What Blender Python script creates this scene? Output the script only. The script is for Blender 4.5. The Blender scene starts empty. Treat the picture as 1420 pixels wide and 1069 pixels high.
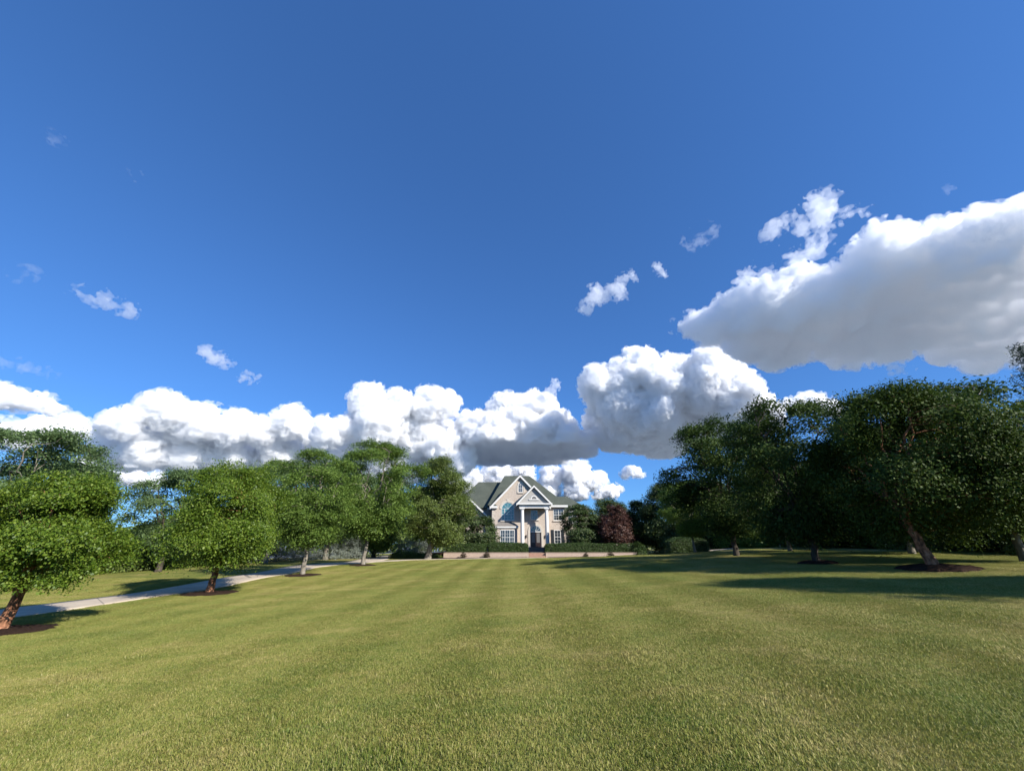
import bpy, bmesh, math, random
import numpy as np
from mathutils import Vector, Matrix, noise as mnoise

PI = math.pi
scene = bpy.context.scene
COL = scene.collection

# ------------------------------------------------------------------ helpers
def link(name, me, mat=None, parent=None, loc=None, smooth=False):
    if mat is not None and len(me.materials) == 0:
        me.materials.append(mat)
    if smooth:
        me.polygons.foreach_set('use_smooth', np.ones(len(me.polygons), dtype=bool))
    o = bpy.data.objects.new(name, me)
    COL.objects.link(o)
    if parent is not None:
        o.parent = parent
    if loc is not None:
        o.location = loc
    return o

def tag(o, label=None, cat=None, group=None, kind=None):
    if label: o['label'] = label
    if cat: o['category'] = cat
    if group: o['group'] = group
    if kind: o['kind'] = kind
    return o

def thing(name, loc, label, cat, group=None, rz=0.0):
    o = bpy.data.objects.new(name, None)
    COL.objects.link(o)
    o.location = loc
    o.rotation_euler = (0, 0, rz)
    o.empty_display_size = 0.3
    return tag(o, label, cat, group)

def mesh_np(name, verts, faces_flat, fsize):
    """mesh from an (n,3) array and a flat index array of faces that all have fsize corners"""
    me = bpy.data.meshes.new(name)
    nv = len(verts)
    nf = len(faces_flat) // fsize
    me.vertices.add(nv)
    me.vertices.foreach_set('co', np.ascontiguousarray(verts, dtype=np.float32).ravel())
    me.loops.add(nf * fsize)
    me.loops.foreach_set('vertex_index', np.ascontiguousarray(faces_flat, dtype=np.int32))
    me.polygons.add(nf)
    me.polygons.foreach_set('loop_start', np.arange(nf, dtype=np.int32) * fsize)
    me.update(calc_edges=True)
    return me

class MB:
    """collects polygons; build() links them as one mesh object"""
    def __init__(self):
        self.v = []; self.f = []
    def poly(self, pts):
        n = len(self.v)
        self.v += [tuple(p) for p in pts]
        self.f.append(tuple(range(n, n + len(pts))))
    def box(self, x0, x1, y0, y1, z0, z1):
        n = len(self.v)
        self.v += [(x0,y0,z0),(x1,y0,z0),(x1,y1,z0),(x0,y1,z0),(x0,y0,z1),(x1,y0,z1),(x1,y1,z1),(x0,y1,z1)]
        for q in ((0,3,2,1),(4,5,6,7),(0,1,5,4),(1,2,6,5),(2,3,7,6),(3,0,4,7)):
            self.f.append(tuple(n + i for i in q))
        return self
    def prism(self, prof, y0, y1):
        """profile of (x,z) points, anticlockwise seen from -y, pushed from y0 (front) to y1"""
        n = len(self.v); k = len(prof)
        self.v += [(x, y0, z) for x, z in prof] + [(x, y1, z) for x, z in prof]
        self.f.append(tuple(n + i for i in range(k)))
        self.f.append(tuple(n + k + i for i in reversed(range(k))))
        for i in range(k):
            j = (i + 1) % k
            self.f.append((n + i, n + k + i, n + k + j, n + j))
        return self
    def ring(self, outer, inner, y0, y1):
        """band between two (x,z) outlines of equal length, pushed from y0 to y1; open ended outlines"""
        k = len(outer)
        for i in range(k - 1):
            self.prism([outer[i], inner[i], inner[i+1], outer[i+1]], y0, y1)
        return self
    def lathe(self, cx, cy, prof, seg=20):
        n = len(self.v); k = len(prof)
        for r, z in prof:
            for i in range(seg):
                a = 2 * PI * i / seg
                self.v.append((cx + r * math.cos(a), cy + r * math.sin(a), z))
        for j in range(k - 1):
            for i in range(seg):
                i2 = (i + 1) % seg
                self.f.append((n + j*seg + i, n + j*seg + i2, n + (j+1)*seg + i2, n + (j+1)*seg + i))
        self.f.append(tuple(n + i for i in reversed(range(seg))))
        self.f.append(tuple(n + (k-1)*seg + i for i in range(seg)))
        return self
    def build(self, name, mat, parent=None, smooth=False, origin=None):
        me = bpy.data.meshes.new(name)
        v = self.v
        if origin is not None:
            ox, oy, oz = origin
            v = [(a-ox, b-oy, c-oz) for a, b, c in v]
        me.from_pydata(v, [], self.f)
        bm = bmesh.new(); bm.from_mesh(me)
        bmesh.ops.recalc_face_normals(bm, faces=bm.faces)
        bm.to_mesh(me); bm.free()
        me.update()
        return link(name, me, mat, parent, smooth=smooth)

# smooth 3-D value noise on a grid, separable cubic-free interpolation
def _wmat(n, m):
    x = np.linspace(0, m - 1.001, n)
    i = np.floor(x).astype(int); t = x - i
    t = t * t * (3 - 2 * t)
    W = np.zeros((n, m), dtype=np.float32)
    W[np.arange(n), i] = 1 - t
    W[np.arange(n), np.minimum(i + 1, m - 1)] += t
    return W
def vnoise(shape, cells, rng):
    m = [max(3, int(round(s / cells)) + 2) for s in shape]
    g = rng.random(m, dtype=np.float32) * 2 - 1
    a = np.tensordot(_wmat(shape[0], m[0]), g, (1, 0))
    a = np.einsum('iab,ja->ijb', a, _wmat(shape[1], m[1]), optimize=True)
    a = np.einsum('ijb,kb->ijk', a, _wmat(shape[2], m[2]), optimize=True)
    return a
def pnoise(pts, freq, seed):
    """value noise at scattered points, -1..1"""
    p = np.asarray(pts, dtype=np.float64) * freq + 1000.0
    i = np.floor(p).astype(np.int64); t = p - i; t = t * t * (3 - 2 * t)
    out = np.zeros(len(p))
    for dx in (0, 1):
        for dy in (0, 1):
            for dz in (0, 1):
                h = (i[:,0]+dx)*374761393 + (i[:,1]+dy)*668265263 + (i[:,2]+dz)*2147483647 + seed*974634777
                h = (h ^ (h >> 13)) * 1274126177
                h = (h ^ (h >> 16)) & 0xffff
                w = (t[:,0] if dx else 1-t[:,0]) * (t[:,1] if dy else 1-t[:,1]) * (t[:,2] if dz else 1-t[:,2])
                out += w * (h / 32767.5 - 1.0)
    return out

# ------------------------------------------------------------------ terrain: lawn falls to the left, rises to the right
def _smi(y, ys, vs):
    y = np.asarray(y, dtype=np.float64)
    ys = np.array(ys, float); vs = np.array(vs, float)
    i = np.clip(np.searchsorted(ys, y) - 1, 0, len(ys) - 2)
    t = np.clip((y - ys[i]) / (ys[i+1] - ys[i]), 0, 1); t = t*t*(3-2*t)
    return vs[i] * (1 - t) + vs[i+1] * t
def hgt(x, y):
    x = np.asarray(x, dtype=np.float64); y = np.asarray(y, dtype=np.float64)
    kl = _smi(y, [-20, 14, 22, 31, 41, 62], [.064, .064, .050, .028, .010, .006])
    kr = _smi(y, [-20, 22, 30, 42, 50, 62], [.063, .063, .076, .070, .045, .010])
    S = 18.0 * np.tanh(x / 18.0)
    z = np.where(x < 0, kl, kr) * S
    sm = lambda t: np.clip(t, 0, 1)**2 * (3 - 2*np.clip(t, 0, 1))
    z = z + 0.7 * sm((x - 17) / 12) * sm((y - 32) / 22)
    z = z - 1.2 * sm((-x - 26) / 40) * (0.5 + 0.5 * sm((y - 20) / 30))
    far = sm((np.hypot(x, y) - 90) / 200)
    z = z * (1 - far) + far * (-1.5 + 1.5*np.sin(x*0.004+1)*np.cos(y*0.005))
    return z + 0.02*np.sin(x*0.9+0.3*y)*np.sin(y*0.55)*(1-far)
def hz(x, y):
    return float(hgt(x, y))
# ------------------------------------------------------------------ materials
class NT:
    def __init__(self, name):
        self.m = bpy.data.materials.new(name); self.m.use_nodes = True
        self.t = self.m.node_tree; self.t.nodes.clear()
        self.out = self.n('ShaderNodeOutputMaterial')
    def n(self, typ, **kw):
        nd = self.t.nodes.new(typ)
        for k, v in kw.items():
            if k.startswith('_'): setattr(nd, k[1:], v)
            else: nd.inputs[k.replace('__', ' ')].default_value = v
        return nd
    def l(self, a, b): self.t.links.new(a, b)
    def pos(self, scale=(1,1,1), kind='pos'):
        if kind == 'pos': s = self.n('ShaderNodeNewGeometry').outputs['Position']
        else: s = self.n('ShaderNodeTexCoord').outputs['Object']
        mp = self.n('ShaderNodeMapping'); mp.inputs['Scale'].default_value = scale
        self.l(s, mp.inputs['Vector']); return mp.outputs['Vector']
    def noise(self, vec, scale, detail=3, rough=.55):
        nz = self.n('ShaderNodeTexNoise', Scale=scale, Detail=detail, Roughness=rough)
        if vec is not None: self.l(vec, nz.inputs['Vector'])
        return nz.outputs['Fac']
    def ramp(self, fac, stops, interp='LINEAR'):
        r = self.n('ShaderNodeValToRGB'); cr = r.color_ramp; cr.interpolation = interp
        while len(cr.elements) < len(stops): cr.elements.new(.5)
        for e, (p, c) in zip(cr.elements, stops):
            e.position = p; e.color = (c if len(c) == 4 else (*c, 1))
        self.l(fac, r.inputs['Fac']); return r.outputs['Color']
    def mix(self, fac, a, b, blend='MIX'):
        m = self.n('ShaderNodeMix', _data_type='RGBA', _blend_type=blend)
        def put(i, v):
            if hasattr(v, 'default_value') or hasattr(v, 'is_linked'): self.l(v, m.inputs[i])
            else: m.inputs[i].default_value = v if not isinstance(v, tuple) or len(v) == 4 else (*v, 1)
        put(0, fac); put(6, a); put(7, b); return m.outputs[2]
    def math(self, op, a, b=0.0, clamp=False):
        m = self.n('ShaderNodeMath', _operation=op); m.use_clamp = clamp
        for i, v in enumerate((a, b)):
            if hasattr(v, 'is_linked'): self.l(v, m.inputs[i])
            else: m.inputs[i].default_value = v
        return m.outputs[0]
    def bsdf(self, color, rough=.8, spec=.3, bump=None, bstr=.3, bdist=.02, metal=0.0):
        b = self.n('ShaderNodeBsdfPrincipled', Roughness=rough if not hasattr(rough,'is_linked') else .5, Metallic=metal)
        b.inputs['Specular IOR Level'].default_value = spec
        if hasattr(rough, 'is_linked'): self.l(rough, b.inputs['Roughness'])
        if hasattr(color, 'is_linked'): self.l(color, b.inputs['Base Color'])
        else: b.inputs['Base Color'].default_value = (*color, 1)
        if bump is not None:
            bp = self.n('ShaderNodeBump', Strength=bstr, Distance=bdist)
            self.l(bump, bp.inputs['Height']); self.l(bp.outputs[0], b.inputs['Normal'])
        return b
    def done(self, sh):
        self.l(sh.outputs[0] if hasattr(sh, 'outputs') else sh, self.out.inputs['Surface']); return self.m

def mat_simple(name, col, rough=.7, spec=.3, var=.15, scale=6, kind='pos', metal=0.0):
    t = NT(name)
    v = t.noise(t.pos(kind=kind), scale, 4)
    c = t.ramp(v, [(.3, tuple(x*(1-var) for x in col)), (.7, tuple(min(1,x*(1+var)) for x in col))])
    return t.done(t.bsdf(c, rough, spec, v, .15, .01, metal))

def lawn_color(t):
    """dry-summer turf: green, olive and straw, mixed at three sizes, by place"""
    p = t.pos()
    big = t.noise(p, .11, 2, .5)
    mid = t.noise(t.pos((1, 1.5, 1)), .55, 4, .6)
    fine = t.noise(p, 5.0, 3, .6)
    a = t.math('ADD', t.math('MULTIPLY', big, .34), t.math('MULTIPLY', mid, .40))
    a = t.math('ADD', a, t.math('MULTIPLY', fine, .26))
    return t.ramp(a, [(.405, LAWN[0]), (.465, LAWN[1]), (.525, LAWN[2]), (.59, LAWN[3])]), a

LAWN = [(.115,.165,.036), (.195,.215,.050), (.275,.255,.075), (.43,.345,.15)]

def make_mats():
    M = {}
    # turf soil sheet
    t = NT('turf_ground'); c, a = lawn_color(t)
    f = t.noise(t.pos(), 38, 5, .7)
    c = t.mix(t.math('MULTIPLY', f, .6), c, (.075, .08, .025))
    M['turf'] = t.done(t.bsdf(c, .95, .05, f, .6, .04))
    t = NT('hazed_far_fields'); v = t.noise(t.pos(), .006, 3)
    M['hazed_fields'] = t.done(t.bsdf(t.ramp(v, [(.35, (.135,.16,.185)), (.5, (.18,.21,.24)), (.65, (.225,.255,.285))]), .95, .05))  # airlight haze and brightening for the cloud bases mixed into this blue-grey colour
    # blades
    t = NT('grass_blade'); c, a = lawn_color(t)
    isl = t.n('ShaderNodeNewGeometry').outputs['Random Per Island']
    c2 = t.ramp(isl, [(0, (.10,.165,.018)), (.42, (.235,.275,.042)), (.74, (.37,.335,.085)), (.92, (.56,.46,.18)), (1, (.64,.55,.28))])
    c = t.mix(.5, c, c2)
    b = t.bsdf(c, .55, .25)
    tr = t.n('ShaderNodeBsdfTranslucent'); t.l(c, tr.inputs['Color'])
    mx = t.n('ShaderNodeMixShader', Fac=.28); t.l(b.outputs[0], mx.inputs[1]); t.l(tr.outputs[0], mx.inputs[2])
    M['blade'] = t.done(mx)
    # concrete drive
    t = NT('concrete'); v = t.noise(t.pos(), .6, 5, .6); g = t.noise(t.pos(), 60, 3)
    c = t.ramp(v, [(.3, (.44,.36,.265)), (.7, (.58,.485,.365))]); c = t.mix(t.math('MULTIPLY', g, .3), c, (.25,.24,.22))
    st = t.noise(t.pos((1,1,1)), 2.6, 6, .75)
    c = t.mix(t.math('MULTIPLY', t.math('GREATER_THAN', st, .60), .35), c, (.22,.19,.16))
    vor = t.n('ShaderNodeTexVoronoi', Scale=.28); vor.feature = 'DISTANCE_TO_EDGE'; t.l(t.pos(), vor.inputs['Vector'])
    c = t.mix(t.math('MULTIPLY', t.math('LESS_THAN', vor.outputs['Distance'], .006), .7), c, (.13,.12,.105))
    M['concrete'] = t.done(t.bsdf(c, .9, .2, g, .3, .005))
    # mulch
    t = NT('mulch'); v = t.noise(t.pos(), 24, 6, .75)
    c = t.ramp(v, [(.3, (.012,.008,.006)), (.55, (.045,.026,.018)), (.75, (.10,.06,.04))])
    M['mulch'] = t.done(t.bsdf(c, .95, .1, v, 1.0, .06))
    # leaves
    def leaf(name, lo, mid, hi, trans=.30, rough=.48, spec=.35, hueamp=.35):
        t = NT(name)
        isl = t.n('ShaderNodeNewGeometry').outputs['Random Per Island']
        big = t.noise(t.pos(kind='obj'), .8, 3, .6)
        f = t.math('ADD', t.math('MULTIPLY', isl, 1-hueamp), t.math('MULTIPLY', big, hueamp))
        c = t.ramp(f, [(.12, lo), (.5, mid), (.88, hi)])
        b = t.bsdf(c, rough, spec)
        tr = t.n('ShaderNodeBsdfTranslucent'); t.l(t.mix(.5, c, tuple(min(1, x*1.5) for x in mid)), tr.inputs['Color'])
        mx = t.n('ShaderNodeMixShader', Fac=trans); t.l(b.outputs[0], mx.inputs[1]); t.l(tr.outputs[0], mx.inputs[2])
        return t.done(mx)
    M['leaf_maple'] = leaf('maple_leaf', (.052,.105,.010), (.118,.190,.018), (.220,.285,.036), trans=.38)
    M['leaf_maple_shaded'] = leaf('maple_leaf_shaded', (.022,.045,.008), (.046,.078,.012), (.085,.120,.022), trans=.2, rough=.6, spec=.15)  # maple leaf darkened: the shadow side of right-hand crowns is in the colour
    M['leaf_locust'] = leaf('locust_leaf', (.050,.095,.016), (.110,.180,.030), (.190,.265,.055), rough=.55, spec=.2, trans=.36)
    M['leaf_locust_shaded'] = leaf('locust_leaf_shaded', (.018,.040,.008), (.042,.075,.014), (.080,.120,.026), trans=.22, rough=.6, spec=.15)  # darker locust copy with the right-hand trees' shade painted into it
    M['leaf_blue'] = leaf('blue_green_leaf', (.055,.100,.036), (.115,.180,.066), (.190,.265,.110), rough=.55, spec=.2, trans=.36)
    M['leaf_tall'] = leaf('tall_tree_leaf', (.060,.096,.018), (.120,.165,.034), (.205,.25,.070), trans=.36)
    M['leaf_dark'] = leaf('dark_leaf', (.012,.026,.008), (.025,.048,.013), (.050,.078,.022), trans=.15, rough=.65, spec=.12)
    M['leaf_dogwood'] = leaf('dogwood_leaf', (.024,.050,.012), (.050,.085,.022), (.115,.140,.045))
    M['leaf_plum'] = leaf('plum_leaf', (.034,.015,.011), (.070,.029,.020), (.135,.062,.040), trans=.2)
    M['leaf_hedge'] = leaf('hedge_leaf', (.022,.048,.010), (.045,.082,.018), (.085,.130,.030), trans=.15)
    M['leaf_grey'] = leaf('grey_blue_needle', (.10,.125,.10), (.18,.205,.17), (.28,.31,.26), trans=.1)
    M['leaf_lime'] = leaf('lime_shrub_leaf', (.06,.09,.015), (.11,.15,.025), (.19,.22,.05))
    M['leaf_rose'] = leaf('rose_leaf', (.03,.045,.02), (.06,.05,.03), (.12,.05,.04))
    M['needle'] = leaf('spruce_needle', (.016,.036,.020), (.032,.062,.034), (.058,.095,.055), trans=.08)
    # barks
    def bark(name, stops, sc, zs, bump):
        t = NT(name); v = t.noise(t.pos((1,1,zs), 'obj'), sc, 5, .65)
        c = t.ramp(v, stops)
        return t.done(t.bsdf(c, .85, .2, v, bump, .03))
    M['bark_orange'] = bark('peeling_orange_bark', [(.30,(.04,.022,.014)),(.44,(.14,.065,.034)),(.58,(.33,.155,.085)),(.74,(.52,.30,.19))], 9, .55, .9)
    M['bark_grey'] = bark('grey_bark', [(.3,(.10,.085,.065)),(.55,(.22,.195,.155)),(.75,(.34,.31,.26))], 7, .3, .7)
    M['bark_dark'] = bark('dark_bark', [(.3,(.03,.024,.018)),(.6,(.08,.065,.05)),(.8,(.14,.115,.09))], 7, .3, .8)
    M['core'] = mat_simple('inner_twigs', (.018,.022,.010), .95, .05, .5, 6)
    # brick
    def brick(name, c1, c2, mortar):
        t = NT(name); g = t.n('ShaderNodeNewGeometry')
        sx = t.n('ShaderNodeSeparateXYZ'); t.l(g.outputs['Position'], sx.inputs[0])
        cb = t.n('ShaderNodeCombineXYZ'); t.l(t.math('ADD', sx.outputs[0], sx.outputs[1]), cb.inputs[0]); t.l(sx.outputs[2], cb.inputs[1])
        b = t.n('ShaderNodeTexBrick', Scale=1.0); t.l(cb.outputs[0], b.inputs['Vector'])
        b.inputs['Color1'].default_value = (*c1,1); b.inputs['Color2'].default_value = (*c2,1); b.inputs['Mortar'].default_value = (*mortar,1)
        b.inputs['Brick Width'].default_value = .24; b.inputs['Row Height'].default_value = .076; b.inputs['Mortar Size'].default_value = .007
        v = t.noise(t.pos(), 1.6, 5, .7); v2 = t.noise(t.pos(), 9, 2)
        c = t.mix(t.math('MULTIPLY', v, .55), b.outputs['Color'], tuple(x*1.25 for x in c2))
        c = t.mix(t.math('MULTIPLY', t.math('GREATER_THAN', v2, .58), .45), c, tuple(x*.55 for x in c1))
        return t.done(t.bsdf(c, .9, .15, b.outputs['Fac'], -.3, .01))
    M['brick'] = brick('pale_rose_brick', (.36,.29,.235), (.49,.42,.355), (.45,.42,.37))
    M['brick_wall'] = brick('garden_brick', (.37,.26,.20), (.45,.345,.275), (.42,.37,.31))
    M['brick_step'] = brick('step_brick', (.27,.15,.11), (.35,.21,.155), (.33,.28,.23))
    # roof shingles
    t = NT('grey_green_shingle'); g = t.n('ShaderNodeNewGeometry')
    sx = t.n('ShaderNodeSeparateXYZ'); t.l(g.outputs['Position'], sx.inputs[0])
    row = t.n('ShaderNodeTexWave', Scale=2.3, Distortion=.4); row.bands_direction = 'Z'; t.l(t.pos(), row.inputs['Vector'])
    v = t.noise(t.pos((1,1,3)), 5, 4, .7); w = t.noise(t.pos(), .5, 3)
    c = t.ramp(t.math('ADD', t.math('MULTIPLY', v, .7), t.math('MULTIPLY', w, .3)), [(.35,(.048,.056,.045)),(.5,(.074,.085,.068)),(.66,(.112,.121,.097))])
    M['roof'] = t.done(t.bsdf(c, .9, .15, t.math('ADD', v, row.outputs['Fac']), .35, .02))
    M['bay_roof'] = mat_simple('bay_shingle', (.20,.18,.16), .8, .2, .25, 9)
    M['trim'] = mat_simple('white_trim', (.66,.65,.62), .5, .4, .05, 3)
    M['stone'] = mat_simple('pale_limestone', (.52,.47,.40), .8, .2, .12, 8)
    M['tympanum'] = mat_simple('grey_stucco', (.36,.35,.33), .85, .2, .08, 4)
    M['shutter'] = mat_simple('dark_shutter', (.018,.024,.030), .45, .4, .2, 8)
    M['door'] = mat_simple('dark_wood_door', (.030,.016,.012), .35, .5, .3, 8)
    M['slab'] = mat_simple('porch_stone', (.17,.135,.105), .85, .2, .15, 5)
    M['iron'] = mat_simple('black_iron', (.012,.012,.013), .4, .5, .1, 8)
    t = NT('window_glass'); b = t.bsdf((.028,.038,.048), .04, .9); b.inputs['Coat Weight'].default_value = .4
    wob = t.noise(t.pos(), 1.3, 2); bp = t.n('ShaderNodeBump', Strength=.06, Distance=.05); t.l(wob, bp.inputs['Height']); t.l(bp.outputs[0], b.inputs['Normal'])
    M['glass'] = t.done(b)
    t = NT('pale_pane'); b = t.bsdf((.15,.145,.14), .35, .3); M['frost'] = t.done(b)
    t = NT('tall_pane'); b = t.bsdf((.055,.17,.20), .06, .9); M['teal'] = t.done(b)
    # clouds: lit water droplets, no colour of their own
    def cloud(name, dens, g=0.2):
        t = NT(name); v = t.n('ShaderNodeVolumeScatter', Density=dens, Anisotropy=g)
        v.inputs['Color'].default_value = (.9995,.9996,.9997,1)
        t.l(v.outputs[0], t.out.inputs['Volume']); return t.m
    M['cloud'] = cloud('cloud_droplets', CLOUD_DENS)
    M['cloud_soft'] = cloud('soft_cloud_droplets', .05)
    M['fringe'] = cloud('cloud_edge_droplets', .016)
    M['scrap'] = cloud('scrap_droplets', .013)
    M['wisp'] = cloud('thin_cloud_droplets', WISP_DENS)
    return M
# ------------------------------------------------------------------ plants
def unit(v):
    return v / np.maximum(np.linalg.norm(v, axis=-1, keepdims=True), 1e-9)

class Wood:
    def __init__(self): self.v = []; self.f = []; self.n = 0
    def tube(self, pts, rad, seg=7):
        pts = np.asarray(pts, float); k = len(pts)
        tan = unit(np.gradient(pts, axis=0))
        ref = np.array([1., 0, 0]) if abs(tan[0][0]) < .8 else np.array([0, 1., 0])
        a = unit(np.cross(tan, ref)); b = np.cross(tan, a)
        th = np.arange(seg) * 2 * PI / seg
        ring = (pts[:, None, :] + np.asarray(rad)[:, None, None] * (a[:, None, :] * np.cos(th)[None, :, None] + b[:, None, :] * np.sin(th)[None, :, None]))
        base = self.n
        self.v.append(ring.reshape(-1, 3))
        i = np.arange(k - 1)[:, None] * seg; j = np.arange(seg)[None, :]; j2 = (j + 1) % seg
        q = np.stack([i + j, i + j2, i + seg + j2, i + seg + j], -1).reshape(-1, 4) + base
        self.f.append(q); self.n += k * seg
    def mesh(self, name):
        return mesh_np(name, np.concatenate(self.v), np.concatenate(self.f).ravel(), 4)

def bend(rng, p0, p1, n, sag=0.0, wob=.06, lift=0.0):
    t = np.linspace(0, 1, n)[:, None]
    d = np.linalg.norm(p1 - p0)
    p = p0 * (1 - t) + p1 * t
    p[:, 2] += (lift * np.sin(t[:, 0] * PI) - sag * t[:, 0]**2) * d
    w = rng.normal(0, wob * d / math.sqrt(n), (n, 3)); w[0] = 0; w[-1] = 0
    return p + w * np.sin(t * PI)

def leaf_mesh(name, rng, C, out, n_per, cr, flat, L, W, nup=.6, nout=.6, nrand=.6, droop=.15, fold=.18):
    """leaf-sized bent quads spread round the cluster centres C"""
    Nc = len(C)
    idx = np.repeat(np.arange(Nc), n_per)
    N = len(idx)
    off = rng.normal(0, 1, (N, 3)) * .5
    off *= np.minimum(1, 1.15 / np.maximum(np.linalg.norm(off, axis=1, keepdims=True), 1e-6))
    crs = cr * rng.uniform(.7, 1.35, Nc)[idx][:, None]
    off = off * crs * 1.4
    o = out[idx]
    # flatten each spray across a plane that tips outward
    nrm = unit(np.array([0, 0, 1.0]) + .45 * o + .35 * rng.normal(0, 1, (Nc, 3))[idx])
    dn = (off * nrm).sum(1, keepdims=True)
    off = off - nrm * dn * (1 - flat)
    off[:, 2] -= droop * np.linalg.norm(off[:, :2], axis=1)
    pos = C[idx] + off
    nn = unit(nup * nrm + nout * o + nrand * rng.normal(0, 1, (N, 3)))
    t = unit(np.cross(nn, rng.normal(0, 1, (N, 3))))
    t = unit(t + .5 * o + np.array([0, 0, -.35])); t = unit(t - nn * (t * nn).sum(1, keepdims=True))
    s = np.cross(nn, t)
    sc = (rng.uniform(.5, 1.25, N) * rng.uniform(.8, 1.25, Nc)[idx])[:, None]
    l = L * sc * .5; w = W * sc * .5
    V = np.empty((N, 4, 3))
    V[:, 0] = pos - t * l
    V[:, 1] = pos + s * w + nn * (fold * w)
    V[:, 2] = pos + t * l - nn * (.25 * l)
    V[:, 3] = pos - s * w + nn * (fold * w)
    return mesh_np(name, V.reshape(-1, 3), np.arange(N * 4), 4)

PROFILES = {
    'dome':   lambda t: np.sqrt(np.clip(1 - ((t - .36) / .66)**2, 0, 1)) * np.clip((t + .05) / .12, .35, 1)**.5,
    'round':  lambda t: np.sqrt(np.clip(1 - ((t - .48) / .54)**2, 0, 1)),
    'vase':   lambda t: np.where(t < .62, .50 + .50 * np.sin(np.clip(t / .62, 0, 1) * PI / 2), np.sqrt(np.clip(1 - ((t - .62) / .40)**2, 0, 1))),
    'oval':   lambda t: np.sqrt(np.clip(1 - ((t - .42) / .60)**2, 0, 1))**.9,
    'skirt':  lambda t: np.sqrt(np.clip(1 - ((t - .22) / .80)**2, 0, 1)),
}

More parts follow.
